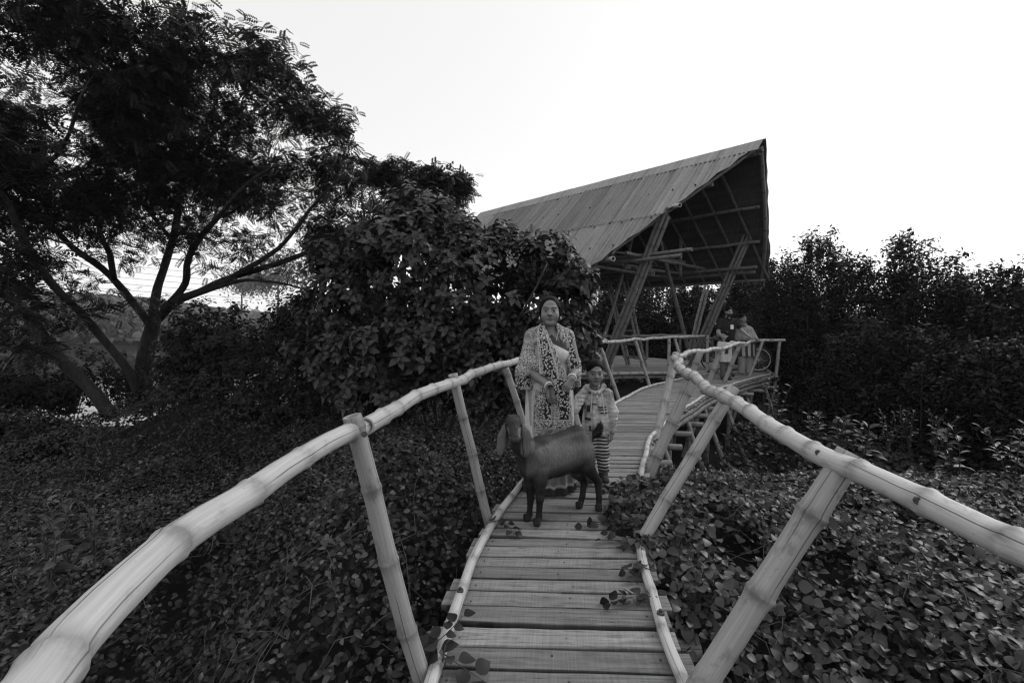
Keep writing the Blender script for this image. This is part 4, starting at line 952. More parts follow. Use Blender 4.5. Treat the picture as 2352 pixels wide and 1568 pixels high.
# trailing shoots that lie on the deck, one by one
def shoot(pts, n, size, label, rng, rise=.03, wide=.05):
    p = catmull(pts, .02); o = thing('creeper_shoot', tuple(p[0]), label, 'creeper shoot', 'creeper shoots trailing onto the planks')
    A = Acc(); v, F, uv = tube(p, np.linspace(.003, .0015, len(p)), 5); A.add(v, F, uv); A.build('stem', M['stem'], o)
    A = Acc(); i = np.linspace(2, len(p) - 1, n).astype(int); sd = np.where(np.arange(n) % 2, 1, -1)
    t = unit(np.gradient(p, axis=0))[i]; s_ = np.cross(t, V(0, 0, 1)) * sd[:, None]
    d = s_ * .8 + t * .5 + rng.normal(0, .25, (n, 3)); d[:, 2] += .15
    scatter(A, p[i] + V(0, 0, .006) + s_ * .008, d, V(0, 0, 1) + rng.normal(0, .38, (n, 3)) + V(0, -.3, 0), size * rng.uniform(.7, 1.15, n), FINE_ROUND[0], FINE_ROUND[1], rng)
    A.build('leaves', M['leaf_vine_shade'], o)
def dz(x, y, z=.02): return PZ(x, y, z)
shoot([dz(1500, 1170, .10), dz(1440, 1185, .09), dz(1390, 1200, .05), dz(1355, 1205, .02), dz(1340, 1212, .015)], 16, .062, 'creeper shoot reaching towards the hind hooves of the goat', r)
shoot([dz(1500, 1190, .08), dz(1450, 1200, .06), dz(1405, 1222, .03), dz(1385, 1243, .015)], 12, .058, 'creeper shoot curling down on the planks right of the goat', r)
shoot([dz(1510, 1230, .08), dz(1470, 1240, .06), dz(1430, 1252, .02), dz(1418, 1256, .015)], 11, .06, 'short creeper shoot just below the curling one', r)
shoot([dz(1500, 1310, .06), dz(1470, 1300, .05), dz(1445, 1310, .03), dz(1440, 1325, .02)], 11, .052, 'creeper shoot over the right curb pole, above the lowest one', r)
shoot([dz(1510, 1370, .05), dz(1470, 1368, .03), dz(1430, 1375, .02), dz(1392, 1388, .015)], 13, .056, 'lowest creeper shoot lying on the planks at the right', r)
shoot([dz(1480, 1110, .09), dz(1440, 1112, .06), dz(1400, 1118, .03), dz(1378, 1128, .02)], 13, .06, 'creeper shoot beside the shoes of the boy', r)
shoot([dz(940, 1490, .0), dz(990, 1480, .07), dz(1030, 1450, .09), dz(1062, 1415, .10)], 12, .06, 'creeper shoot climbing over the left curb pole', r)
shoot([dz(950, 1530, -.02), dz(1010, 1500, .05), dz(1060, 1530, .03), dz(1110, 1562, .02)], 8, .07, 'withered creeper shoot across the nearest plank at the left', r)
shoot([dz(1120, 1200, .06), dz(1150, 1195, .05), dz(1170, 1210, .03), dz(1180, 1225, .02)], 9, .055, 'creeper shoot at the left curb beneath the goat head', r)
# upright leafy plants
def leafy(x, y, Y, h, n, size, label, rng, nst=4, mat='leaf_vine', tm=T_LONG * V(1.3, 1, 1), group=None):
    b = P(x, y, Y); o = thing('leafy_plant', (b[0], b[1], b[2] - .25), label, 'plant', group)
    S = Acc(); A = Acc()
    for k in range(nst):
        tip = b + V(rng.normal(0, h * .3), rng.normal(0, h * .25), h * rng.uniform(.6, 1.)); p = catmull([b + V(0, 0, -.25), b * .5 + tip * .5 + rng.normal(0, .03, 3), tip], .02)
        v, F, uv = tube(p, np.linspace(.007, .003, len(p)), 5); S.add(v, F, uv)
        i = np.linspace(len(p) * .25, len(p) - 1, n).astype(int); ph = np.arange(n) * 2.4 + rng.uniform(0, 6); f = np.linspace(0, 1, n)
        d = np.stack([np.cos(ph), np.sin(ph), .1 + .9 * f ** 1.5], -1)
        scatter(A, p[i], d, V(0, 0, 1) + rng.normal(0, .25, (n, 3)), size * rng.uniform(.75, 1.15, n) * (1.05 - .45 * f), tm, [LEAF_F4, LEAF_F3], rng)
    S.build('stem', M['stem'], o); A.build('leaves', M[mat], o)
leafy(150, 1215, 2.9, .26, 11, .12, 'upright long leaved plant in the shade at the lower left', r, 4)
leafy(110, 1265, 2.6, .28, 11, .12, 'long leaved plant left of the handrail, lowest on the left edge', r, 4)
leafy(215, 1220, 2.9, .24, 10, .12, 'long leaved plant right of the upright one at the lower left', r, 3)
leafy(1000, 1545, 1.75, .16, 9, .05, 'small sprig standing against the left curb pole', r, 2, 'leaf_vine', T_ROUND)
leafy(1930, 1010, 5.4, .30, 11, .20, 'broad leaved plant in the middle of the low growth, above the right handrail', r, 4)
leafy(1985, 1015, 5.2, .24, 10, .18, 'broad leaved plant right beside the middle one above the handrail', r, 3)
leafy(2205, 1075, 4.6, .40, 12, .16, 'broad leaved plant with a pale flower spike near the right edge', r, 4)
leafy(2330, 1070, 4.3, .42, 16, .13, 'bushy upright plant at the right edge above the creeper', r, 5)
leafy(1785, 950, 6.4, .5, 14, .12, 'fine leaved plant beneath the deck end', r, 5)
leafy(1870, 985, 5.8, .3, 12, .14, 'low leafy plant between the deck posts and the middle plant', r, 4)
for i, (x, y, Y) in enumerate(((2090, 985, 5.6), (2150, 1000, 5.3), (2040, 990, 5.9))):
    leafy(x, y, Y, .30, 12, .085, 'fine twiggy shrublet in the shade, %s' % ['middle of three', 'nearest of three', 'farthest of three'][i], r, 6, 'leaf_shrub', T_LONG * V(1.3, 1, 1), 'twiggy shrublets')
# low dark growth between the deck and the hedge
def lowg(x, y): return -.85 + .30 * fbm(x, y, 1.1, 51)
def in_low(x, y):
    l, q = dist_path(x, y); return (q > .35) & (y > 4.6)
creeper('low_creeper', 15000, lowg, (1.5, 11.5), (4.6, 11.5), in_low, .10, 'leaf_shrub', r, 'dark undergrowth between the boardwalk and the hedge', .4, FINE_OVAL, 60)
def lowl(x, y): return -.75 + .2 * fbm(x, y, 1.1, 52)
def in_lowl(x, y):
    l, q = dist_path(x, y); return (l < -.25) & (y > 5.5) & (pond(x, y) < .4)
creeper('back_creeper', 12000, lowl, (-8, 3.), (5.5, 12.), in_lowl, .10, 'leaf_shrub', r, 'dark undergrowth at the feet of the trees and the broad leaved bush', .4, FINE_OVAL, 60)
# far treeline on the bank and power lines
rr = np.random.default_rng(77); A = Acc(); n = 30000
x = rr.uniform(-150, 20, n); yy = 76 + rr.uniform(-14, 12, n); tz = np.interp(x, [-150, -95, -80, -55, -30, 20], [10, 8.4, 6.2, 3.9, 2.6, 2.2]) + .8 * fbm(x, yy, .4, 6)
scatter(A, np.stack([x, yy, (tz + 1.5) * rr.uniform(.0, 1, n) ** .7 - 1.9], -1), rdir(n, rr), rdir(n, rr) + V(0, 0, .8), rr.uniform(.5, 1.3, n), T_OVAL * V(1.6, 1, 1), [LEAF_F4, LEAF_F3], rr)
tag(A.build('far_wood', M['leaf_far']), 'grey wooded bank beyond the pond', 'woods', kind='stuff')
for i in range(5):
    p0, p1 = P(-30, 570 + i * 17, 60), P(780, 652 + i * 10, 75)
    t = np.linspace(0, 1, 24)[:, None]; p = p0 * (1 - t) + p1 * t - V(0, 0, 1) * (4 * t * (1 - t)) * .5
    v, F, uv = tube(p, .022, 4, cap=False); A = Acc(); A.add(v, F, uv)
    tag(A.build('power_line', M['iron'], loc=tuple(p0)), '%s of the five thin power lines crossing the sky behind the tree' % ['topmost', 'second from the top', 'middle', 'second lowest', 'lowest'][i], 'power line', 'power lines over the pond')
# ---------------------------------------------------------------- bodies: one continuous surface grown from a distance field
class Vox:
    def __init__(s, lo, hi, h):
        s.lo = np.array(lo, float); s.h = h; s.n = np.ceil((np.array(hi) - s.lo) / h).astype(int) + 1
        s.g = np.full(s.n, .2, np.float32)
    def _sl(s, lo, hi):
        a = np.clip(np.floor((np.array(lo) - s.lo) / s.h).astype(int), 0, s.n - 1); b = np.clip(np.ceil((np.array(hi) - s.lo) / s.h).astype(int) + 1, 1, s.n)
        b = np.maximum(b, a + 1)
        ax = [s.lo[i] + s.h * np.arange(a[i], b[i]) for i in range(3)]
        return tuple(slice(a[i], b[i]) for i in range(3)), np.meshgrid(*ax, indexing='ij', sparse=True)
    def _op(s, sl, d, k, sub=False):
        g = s.g[sl]; d = np.minimum(d, .2)
        if sub:
            hh = np.clip(.5 - .5 * (g + d) / k, 0, 1); s.g[sl] = g * (1 - hh) - d * hh + k * hh * (1 - hh)
        else:
            hh = np.clip(.5 + .5 * (g - d) / k, 0, 1); s.g[sl] = g * (1 - hh) + d * hh - k * hh * (1 - hh)
    def cone(s, p, q, r1, r2, k=.02, sub=False, sq=None):
        p, q = np.asarray(p, float), np.asarray(q, float); m = max(r1, r2) + k + .02
        sl, (X, Y, Z) = s._sl(np.minimum(p, q) - m, np.maximum(p, q) + m); ab = q - p; L2 = ab @ ab + 1e-12
        x, y, z = X - p[0], Y - p[1], Z - p[2]; t = np.clip((x * ab[0] + y * ab[1] + z * ab[2]) / L2, 0, 1)
        d = np.sqrt((x - t * ab[0]) ** 2 + (y - t * ab[1]) ** 2 + (z - t * ab[2]) ** 2) - (r1 + (r2 - r1) * t)
        s._op(sl, d, k, sub)
    def chain(s, pts, rs, k=.02):
        for i in range(len(pts) - 1): s.cone(pts[i], pts[i + 1], rs[i], rs[i + 1], k)
    def ell(s, c, r, k=.02, R=None, sub=False):
        c = np.asarray(c, float); r = np.broadcast_to(np.asarray(r, float), 3); m = r.max() + k + .02
        sl, (X, Y, Z) = s._sl(c - m, c + m); x, y, z = X - c[0], Y - c[1], Z - c[2]
        if R is not None: x, y, z = (R[0, i] * x + R[1, i] * y + R[2, i] * z for i in range(3))
        k0 = np.sqrt((x / r[0]) ** 2 + (y / r[1]) ** 2 + (z / r[2]) ** 2) + 1e-9; k1 = np.sqrt((x / r[0] ** 2) ** 2 + (y / r[1] ** 2) ** 2 + (z / r[2] ** 2) ** 2) + 1e-9
        s._op(sl, k0 * (k0 - 1) / k1, k, sub)
    def fn(s, lo, hi, f, k=.01, sub=False):
        sl, (X, Y, Z) = s._sl(lo, hi); s._op(sl, np.broadcast_to(f(X, Y, Z), s.g[sl].shape), k, sub)
    def mesh(s, iso=0.):
        g = s.g - iso; ins = g < 0
        c = np.zeros(s.n - 1, np.int8)
        offs = [(i, j, k) for i in (0, 1) for j in (0, 1) for k in (0, 1)]
        n = s.n
        for i, j, k in offs: c += ins[i:n[0] - 1 + i, j:n[1] - 1 + j, k:n[2] - 1 + k]
        act = np.argwhere((c > 0) & (c < 8)); idx = np.full(s.n - 1, -1, np.int64); idx[tuple(act.T)] = np.arange(len(act))
        val = np.stack([g[act[:, 0] + i, act[:, 1] + j, act[:, 2] + k] for i, j, k in offs], 1); O = np.array(offs, float)
        acc = np.zeros((len(act), 3)); cnt = np.zeros(len(act))
        for a in range(8):
            for b in range(a + 1, 8):
                if np.abs(O[a] - O[b]).sum() == 1:
                    va, vb = val[:, a], val[:, b]; m = (va < 0) != (vb < 0); t = np.where(m, va / np.where(m, va - vb, 1), 0)
                    acc += np.where(m[:, None], O[a] + t[:, None] * (O[b] - O[a]), 0); cnt += m
        v = s.lo + s.h * (act + acc / cnt[:, None])
        Q = []
        for ax in range(3):
            u, w = [a for a in range(3) if a != ax]
            sl0 = [slice(1, n[i] - 1) for i in range(3)]; sl0[ax] = slice(0, n[ax] - 1); sl1 = list(sl0); sl1[ax] = slice(1, n[ax])
            i0, i1 = ins[tuple(sl0)], ins[tuple(sl1)]; e = np.argwhere(i0 != i1); e0 = e + np.array([0 if i == ax else 1 for i in range(3)])
            fl = i0[tuple(e.T)]
            du = np.zeros(3, int); du[u] = 1; dw = np.zeros(3, int); dw[w] = 1
            q = np.stack([idx[tuple((e0 - du - dw).T)], idx[tuple((e0 - dw).T)], idx[tuple(e0.T)], idx[tuple((e0 - du).T)]], 1)
            if ax == 1: fl = ~fl
            q = np.where(fl[:, None], q, q[:, ::-1]); Q.append(q)
        return v, np.concatenate(Q)
def rotz(a): c, s_ = math.cos(a), math.sin(a); return np.array([[c, -s_, 0], [s_, c, 0], [0, 0, 1]])
def rotx(a): c, s_ = math.cos(a), math.sin(a); return np.array([[1, 0, 0], [0, c, -s_], [0, s_, c]])
class Head:
    """face looks along -y of the head frame; c is the point between the eyes at mid depth, s the size (1 = adult)"""
    def __init__(h, c, s, R=np.eye(3), full=1., kid=False): h.c, h.s, h.R, h.full, h.kid = np.asarray(c, float), s, R, full, kid
    def w(h, *p): return h.c + h.R @ (np.array(p, float) * h.s)
    def loc(h, v): return ((v - h.c) @ h.R) / h.s
    def build(h, g):
        s, R = h.s, h.R; E = lambda p, r, k=.02, sub=False: g.ell(h.w(*p), np.array(r) * s, k * s, R, sub)
        fu = h.full
        E((0, .014, .036), (.074, .092, .078))
        E((0, -.018, -.034), (.063 * fu, .072, .076), .03)
        E((0, -.066, -.095), (.026 * fu, .02, .018), .028)
        for q in (-1, 1):
            E((q * .038 * fu, -.052, -.036), (.027, .024, .028), .022)
            E((q * .031, -.094, .003), (.019, .013, .0105), .010, True)
            E((q * .031, -.0755, .002), (.0145, .0125, .0115), .003)
            E((q * .077, .012, -.008), (.010, .019, .032), .008)
            E((q * .011, -.096, -.031), (.010, .010, .008), .006)
        E((0, -.076, .024), (.050, .014, .011), .014)
        g.cone(h.w(0, -.082, .010), h.w(0, -.106, -.027), .0075 * s, .0125 * s, .012 * s)
        E((0, -.084, -.0565), (.024, .011, .0065), .006); E((0, -.083, -.0675), (.019, .011, .007), .004)
        E((0, -.096, -.0615), (.022, .006, .0018), .003, True)
    def paint(h, v, col, skin):
        p = h.loc(v); x, y, z = p.T; f = (y < -.03) & (np.abs(x) < .09) & (np.abs(z) < .14); ax = np.abs(x)
        def put(m, c): col[f & m] = c
        put(((ax / .024) ** 2 + ((z + .0625) / .0125) ** 2 < 1) & (y < -.072), skin * .55)
        put((np.abs(ax - .033) < .021) & (np.abs(z - .0235 - .004 * (1 - ((ax - .034) / .02) ** 2)) < .0048), .03)
        put(((ax - .031) / .0185) ** 2 + ((z - .002) / .0095) ** 2 < 1, skin * .45)
        put(((ax - .031) / .0165) ** 2 + ((z - .001) / .0066) ** 2 < 1, .34)
        put(((ax - .031) / (.0078 if h.kid else .0068)) ** 2 + ((z - .001) / .0075) ** 2 < 1, .012)
        put((np.abs(ax - .031) < .018) & (np.abs(z - .0088 + .35 * (ax - .031) ** 2 / .018) < .0024), .02)
        put((np.hypot(ax - .011, z + .034) < .005) & (y < -.09), skin * .3)
        return col
def hand(g, wr, d, pn, s=1., curl=.5, side=1, spread=.12, thumb=.6):
    """palm and five separate fingers; d finger direction, pn palm normal (fingers curl towards it), side = +1 thumb along d x pn"""
    wr, d, pn = np.asarray(wr, float), unit(np.asarray(d, float)), np.asarray(pn, float); pn = unit(pn - d * (pn @ d)); t = np.cross(d, pn) * side
    for o_ in (-.026, -.009, .009, .026): g.cone(wr + t * o_ * .6 * s, wr + (d * .078 + t * o_) * s, .0125 * s, .0115 * s, .012 * s)
    for o_, L, dd in ((.027, .070, .082), (.009, .080, .086), (-.009, .074, .083), (-.027, .058, .075)):
        p = wr + (d * dd + t * o_) * s; a = 0.; q = unit(d + t * o_ / .027 * spread); r_ = .0088 * s
        for fr, cu in ((.45, .75), (.31, 1.), (.24, .8)):
            a += curl * cu; e = p + (q * math.cos(a) + pn * math.sin(a)) * L * fr * s; g.cone(p, e, r_, r_ * .93, .003 * s); p = e; r_ *= .93
    p = wr + (d * .022 + t * .026) * s; e = p + unit(d * .55 + t * .7 + pn * .3) * .042 * s; g.cone(p, e, .012 * s, .0098 * s, .008 * s)
    e2 = e + unit(d * .85 + t * (.35 - thumb * .5) + pn * thumb) * .032 * s; g.cone(e, e2, .0095 * s, .0078 * s, .003 * s)
def skinmat(name, rough=.5): m_attr(name, rough, .35, .06, 30, .12, 260)
skinmat('skin')
def m_hair(name):
    k = NT(name); o = k.obj(); n = k.noise(k.scale(o, (90, 90, 14)), 1., 3); k.col(k.remap(n, .3, .7, .002, .008), .55, .06); k.bump(n, .6, .004); M[name] = k.m
m_hair('hair')
def m_cloth(name, a, fold=.4, scale=1., rough=.85, speck=None):
    k = NT(name); o = k.obj(); n = k.noise(k.scale(o, (26, 26, 5)), scale, 3); wv = k.noise(o, 240, 2)
    c = k.math('MULTIPLY', k.remap(n, .3, .7, a * .86, a * 1.1), k.remap(wv, .3, .7, .92, 1.06))
    k.col(c, rough, .2); k.bump(k.math('ADD', n, k.math('MULTIPLY', wv, .1)), fold, .02); M[name] = k.m
m_cloth('sari_white', .62, .5); m_cloth('blouse', .05, .3); m_cloth('shirt_dark', .022, .5); m_cloth('tee_white', .52, .5); m_cloth('jeans', .12, .7); m_cloth('trousers_pale', .34, .4); m_cloth('shoe', .05, .2); m_cloth('sole', .4, .1)
def m_shawl():
    k = NT('shawl'); o = k.obj(); dis = k.noise(o, 16, 2); u = k.attr('pat')
    vec = k.n('ShaderNodeVectorMath', operation='ADD'); k.set(vec.inputs[0], o); k.set(vec.inputs[1], k.n('ShaderNodeCombineXYZ', {0: k.math('MULTIPLY', dis, .012), 1: 0., 2: k.math('MULTIPLY', dis, .012)}).outputs[0]); q = vec.outputs[0]
    q2 = k.scale(q, (1, .55, 1))
    d1 = k.voro(q2, 62., rnd=.85); ring = k.math('SUBTRACT', k.remap(d1, .16, .24, 0, 1), k.remap(d1, .40, .48, 0, 1)); dot = k.remap(d1, .06, .11, 1, 0)
    A_ = k.math('MAXIMUM', ring, k.math('MULTIPLY', dot, .7)); A_ = k.mix(A_, .018, .47)                    # dark ground, light rosettes
    d2 = k.voro(q2, 85., rnd=1.); B_ = k.mix(k.remap(d2, .40, .54, 0, 1), .03, .50)                            # pale ground, dense sprigs
    ck = k.n('ShaderNodeTexBrick', {'Scale': 17., 'Mortar Size': .06, 'Color1': .02, 'Color2': .08, 'Mortar': .38, 'Bias': 0.}, offset=0.)
    sx = k.sep(q); k.set(ck.inputs['Vector'], k.n('ShaderNodeCombineXYZ', {0: k.math('ADD', sx[0], k.math('MULTIPLY', sx[1], .8)), 1: sx[2]}).outputs[0])
    wv = k.n('ShaderNodeTexWave', {'Scale': 26., 'Distortion': 9., 'Detail': 2., 'Detail Scale': 3.}, wave_type='RINGS'); k.set(wv.inputs['Vector'], q2)
    D_ = k.mix(k.remap(wv.outputs['Fac'], .5, .7, 0, 1), .03, .46)                                             # paisley scrolls
    c = k.mix(k.remap(u, .9, 1.1, 0, 1), A_, B_); c = k.mix(k.remap(u, 1.9, 2.1, 0, 1), c, D_); c = k.mix(k.remap(u, 2.9, 3.1, 0, 1), c, k.n('ShaderNodeRGBToBW', {0: ck.outputs[0]}).outputs[0])
    c = k.mix(k.remap(u, 3.9, 4.1, 0, 1), c, .46); c = k.mix(k.remap(u, 4.9, 5.1, 0, 1), c, .02)                                                              # plain pale border line
    k.col(c, .88, .15); k.bump(k.noise(o, 30, 3), .35, .012); M['shawl'] = k.m
m_shawl()
def m_hoodie():
    k = NT('hoodie'); o = k.obj(); s_ = k.sep(o); n = k.noise(o, 9, 3); n2 = k.noise(k.scale(o, (34, 34, 9)), 1., 3)
    c = k.math('MULTIPLY', k.remap(n, .36, .60, .28, .62), k.remap(n2, .3, .7, .85, 1.1))
    br = k.n('ShaderNodeTexBrick', {'Scale': 11., 'Mortar Size': .02, 'Color1': 1., 'Color2': .62, 'Mortar': .9}, offset=.37)
    k.set(br.inputs['Vector'], k.n('ShaderNodeCombineXYZ', {0: s_[0], 1: k.math('MULTIPLY', s_[2], 1.4)}).outputs[0])
    c = k.math('MULTIPLY', c, k.n('ShaderNodeRGBToBW', {0: br.outputs[0]}).outputs[0])
    k.col(c, .85, .2); k.bump(k.math('ADD', n2, k.math('MULTIPLY', n, .6)), .8, .02); M['hoodie'] = k.m
m_hoodie()
def m_stripe(name, f, a, b, dist, axis=2, mul=(6, 6, 0)):
    k = NT(name); o = k.obj(); s_ = k.sep(o); n = k.noise(k.scale(o, (8, 8, 3)), 1., 2)
    ph = k.math('ADD', k.math('MULTIPLY', s_[axis], f), k.math('MULTIPLY', n, dist)); w_ = k.math('SINE', ph)
    k.col(k.mix(k.remap(w_, -.15, .25, 0, 1), a, b), .85, .15); k.bump(k.math('ADD', k.math('MULTIPLY', w_, .3), k.noise(o, 40, 2)), .6, .01); M[name] = k.m
m_stripe('stripe_knit', 6.283 / .0285, .03, .40, 5.)
m_stripe('stripe_cloth', 6.283 / .13, .05, .42, 2., axis=0)
m_plain('bangle', .7, .35, .5, .05); m_plain('gold', .4, .3, .6, .1)

# ---------------------------------------------------------------- woman in the foreground
WX, WY = .300, 3.60
woman = thing('person', (WX, WY, 0), 'woman in a patterned shawl over a pale sari, standing behind the goat', 'person')
W0 = V(WX, WY, 0)
def wl(x, y, z): return W0 + V(x, y, z)
h = .0045
HEADW = Head(wl(0, -.015, 1.432), 1.0, rotz(-.10) @ rotx(-.02), 1.08)
g = Vox(wl(-.30, -.26, -.02), wl(.30, .2, 1.58), h)
HEADW.build(g)
g.cone(wl(0, .02, 1.37), wl(0, .03, 1.24), .050, .056, .03)
g.ell(wl(0, .03, 1.16), (.165, .105, .13), .04); g.ell(wl(0, .02, .95), (.15, .115, .2), .05); g.ell(wl(0, .02, .8), (.165, .125, .15), .05)
for q in (-1, 1):
    g.cone(wl(q * .08, .02, .78), wl(q * .075, 0, .42), .085, .058, .04); g.cone(wl(q * .075, 0, .42), wl(q * .07, .02, .07), .055, .034, .02)
    g.cone(wl(q * .07, .03, .04), wl(q * .08, -.09, .03), .033, .026, .02)
LSH, LEL, LWR = wl(-.135, .02, 1.22), wl(-.172, -.03, .985), wl(-.020, -.245, .868)
RSH, REL, RWR = wl(.145, .02, 1.225), wl(.205, -.02, .985), wl(.148, -.195, .925)
for a, b, c in ((LSH, LEL, LWR), (RSH, REL, RWR)):
    g.cone(a, b, .052, .042, .03); g.cone(b, b * .5 + c * .5, .041, .036, .02); g.cone(b * .5 + c * .5, c, .036, .024, .02)
hand(g, LWR, V(.12, -.1, -1), V(.5, .8, .1), .98, .62, -1, thumb=.8)
hand(g, RWR, V(-.45, -.25, -.75), V(-.3, .9, -.2), .9, .7, 1)
v, q = g.mesh()
SK = .185
col = np.full(len(v), SK); col = HEADW.paint(v, col, SK)
body = mk('body', v, [q], M['skin'], woman, attrs={'col': col})
# hair, parted in the middle and tied at the back
g = Vox(wl(-.14, -.2, 1.22), wl(.14, .2, 1.6), .004); H = HEADW
g.ell(H.w(0, .022, .040), np.array((.083, .094, .085)) * H.s, .01, H.R); [g.ell(H.w(q_ * .074, .02, -.005), np.array((.014, .035, .045)) * H.s, .012, H.R) for q_ in (-1, 1)]
g.ell(H.w(0, .10, .0), np.array((.05, .045, .05)), .03)
g.ell(H.w(0, -.075, -.028), np.array((.066, .085, .101)) * H.s, .012, H.R, True)
g.ell(H.w(0, -.11, .02), np.array((.050, .07, .052)) * H.s, .012, H.R, True)
g.cone(H.w(0, -.09, .132), H.w(0, .0, .137), .006, .005, .006, True)
for q_ in (-1, 1): g.cone(H.w(q_ * .072, -.02, .03), H.w(q_ * .074, .03, -.03), .010, .012, .012)
v, q = g.mesh(); mk('hair', v, [q], M['hair'], woman)
# pale sari: pleated skirt, and the cloth across the chest
def pleat(z, th): return .016 * np.clip((1.0 - z) / .8, 0, 1) * (np.sin(th * 17 + 1.5 * np.sin(th * 3)) + .5 * np.sin(th * 29 + z * 3))
zz = np.linspace(.012, .99, 60); th = np.linspace(0, 2 * np.pi, 150, endpoint=False); ZZ, TH = np.meshgrid(zz, th, indexing='ij')
rx = np.interp(ZZ, [0, .12, .5, .8, .99], [.205, .195, .185, .185, .16]) + pleat(ZZ, TH); ry = np.interp(ZZ, [0, .12, .5, .8, .99], [.17, .165, .155, .145, .125]) + pleat(ZZ, TH)
X = np.cos(TH) * rx; Yv = np.sin(TH) * ry + .02
v = np.stack([X + W0[0] - .0, Yv + W0[1], ZZ + W0[2]], -1).reshape(-1, 3); n1 = len(th); i = np.arange(len(zz) - 1)[:, None] * n1; j = np.arange(n1)[None]; j2 = (j + 1) % n1
q = np.stack([i + j, i + j2, i + n1 + j2, i + n1 + j], -1).reshape(-1, 4)
zc = ZZ.ravel(); col = np.full(len(v), .55); sg = np.sin(TH.ravel() * 14); col[zc < .20] = .15 + .08 * (sg[zc < .20] > .2); col[zc < .072] = .035; col[np.abs(zc - .102) < .007] = .42; col[np.abs(zc - .080) < .006] = .42
m_attr('sari_cloth', .8, .2, .12, 25, .25, 60)
mk('sari_skirt', v, [q], M['sari_cloth'], woman, attrs={'col': col})
g = Vox(wl(-.24, -.24, .5), wl(.26, .24, 1.36), .005)
g.ell(wl(.01, .02, 1.13), (.155, .132, .15), .03); g.ell(wl(0, .02, .96), (.168, .135, .2), .04); g.ell(wl(-.04, -.06, 1.10), (.075, .07, .075), .03); g.ell(wl(.06, -.06, 1.10), (.09, .075, .075), .03)
g.cone(wl(-.125, -.02, .9), wl(-.115, -.05, .56), .055, .045, .03)
g.fn(wl(-.24, -.24, 1.19), wl(.26, .24, 1.36), lambda X, Y, Z: -(Z - W0[2] - 1.255 + 1.1 * np.abs(X - W0[0] - .01)) * .7 + 0 * Y, .012, True)
gx_ = g; v, q = g.mesh(); p = v - W0
col = np.where(p[:, 0] < -.07, .32, .6); col = np.where((p[:, 2] > 1.175 - .5 * (p[:, 0] - .03)) , .05, col)
col = col * (1 - .13 * np.sin((p[:, 0] * 1.0 + p[:, 2] * .42) * 190) ** 2)
mk('sari_top', v, [q], M['sari_cloth'], woman, attrs={'col': col})
# shawl: capes over both arms, wide front panel
g = Vox(wl(-.34, -.32, .46), wl(.36, .26, 1.38), .005)
rn = np.random.default_rng(5)
def slab(zs, cs, ws, ys, t, k=.012, curve=1.6, fold=.006, nf=60):
    z0, z1 = min(zs), max(zs)
    def f(X, Y, Z):
        z = Z - W0[2]; x = X - W0[0]; y = Y - W0[1]; c = np.interp(z, zs, cs); w_ = np.interp(z, zs, ws); fy = np.interp(z, zs, ys)
        e = x - c; yy = fy + curve * e * e + fold * np.sin(nf * e + 6 * z) + fold * .8 * np.sin(23 * e - 15 * z)
        return np.maximum(np.maximum(np.abs(e) - w_, np.abs(y - yy) - t), np.maximum(z0 - z, z - z1))
    g.fn(wl(-.34, -.32, z0 - .02), wl(.36, .26, z1 + .02), f, k)
# capes over the shoulders
g.cone(wl(-.055, .03, 1.285), wl(-.125, .03, 1.225), .05, .070, .03); g.cone(wl(-.125, .03, 1.225), wl(-.165, .0, 1.03), .074, .080, .03)
g.cone(wl(-.165, .0, 1.03), wl(-.188, -.03, .95), .082, .086, .02)
g.cone(wl(-.16, -.04, 1.03), wl(-.055, -.135, 1.02), .075, .055, .02)
g.fn(wl(-.32, -.2, .8), wl(-.08, .16, 1.02), lambda X, Y, Z: np.maximum(np.hypot((X - W0[0] + .192) / (1 + .9 * (1.0 - (Z - W0[2]))), (Y - W0[1] + .015) * .8) - .075 - .006 * np.sin(np.arctan2(Y - W0[1], X - W0[0] + .198) * 9), np.abs(Z - W0[2] - .91) - .085 + .12 * np.maximum(0, X - W0[0] + .2)), .02)
g.cone(wl(.055, .03, 1.285), wl(.125, .03, 1.225), .05, .068, .03); g.cone(wl(.125, .03, 1.225), wl(.175, .01, 1.02), .072, .062, .03); g.cone(wl(.185, .01, 1.02), wl(.185, -.06, .955), .064, .058, .02); g.cone(wl(.19, -.06, .95), wl(.215, -.08, .86), .045, .022, .02)
g.ell(wl(0, .10, 1.1), (.19, .06, .22), .04); g.ell(wl(0, .11, .85), (.19, .05, .3), .04)
# front panel and the lapels
slab([.535, .70, .86, 1.0, 1.12, 1.22, 1.30, 1.335], [.018, .015, .02, .0, -.025, -.050, -.062, -.062], [.150, .135, .112, .095, .078, .060, .038, .02], [-.20, -.205, -.205, -.195, -.175, -.125, -.055, -.02], .011, .014, 1.1, .005)
slab([.505, .62, .78, .93], [-.075, -.075, -.075, -.07], [.058, .056, .05, .045], [-.175, -.178, -.178, -.175], .01, .012, 2., .005)
slab([.93, 1.02, 1.12, 1.22, 1.30, 1.33], [.185, .165, .145, .112, .066, .05], [.035, .04, .042, .036, .022, .014], [-.115, -.105, -.085, -.055, -.03, -.015], .012, .014, 2.5, .003)
for q_ in (-1, 1): g.cone(wl(q_ * .058, .015, 1.325), wl(q_ * .105, -.075, 1.20), .018, .024, .015)
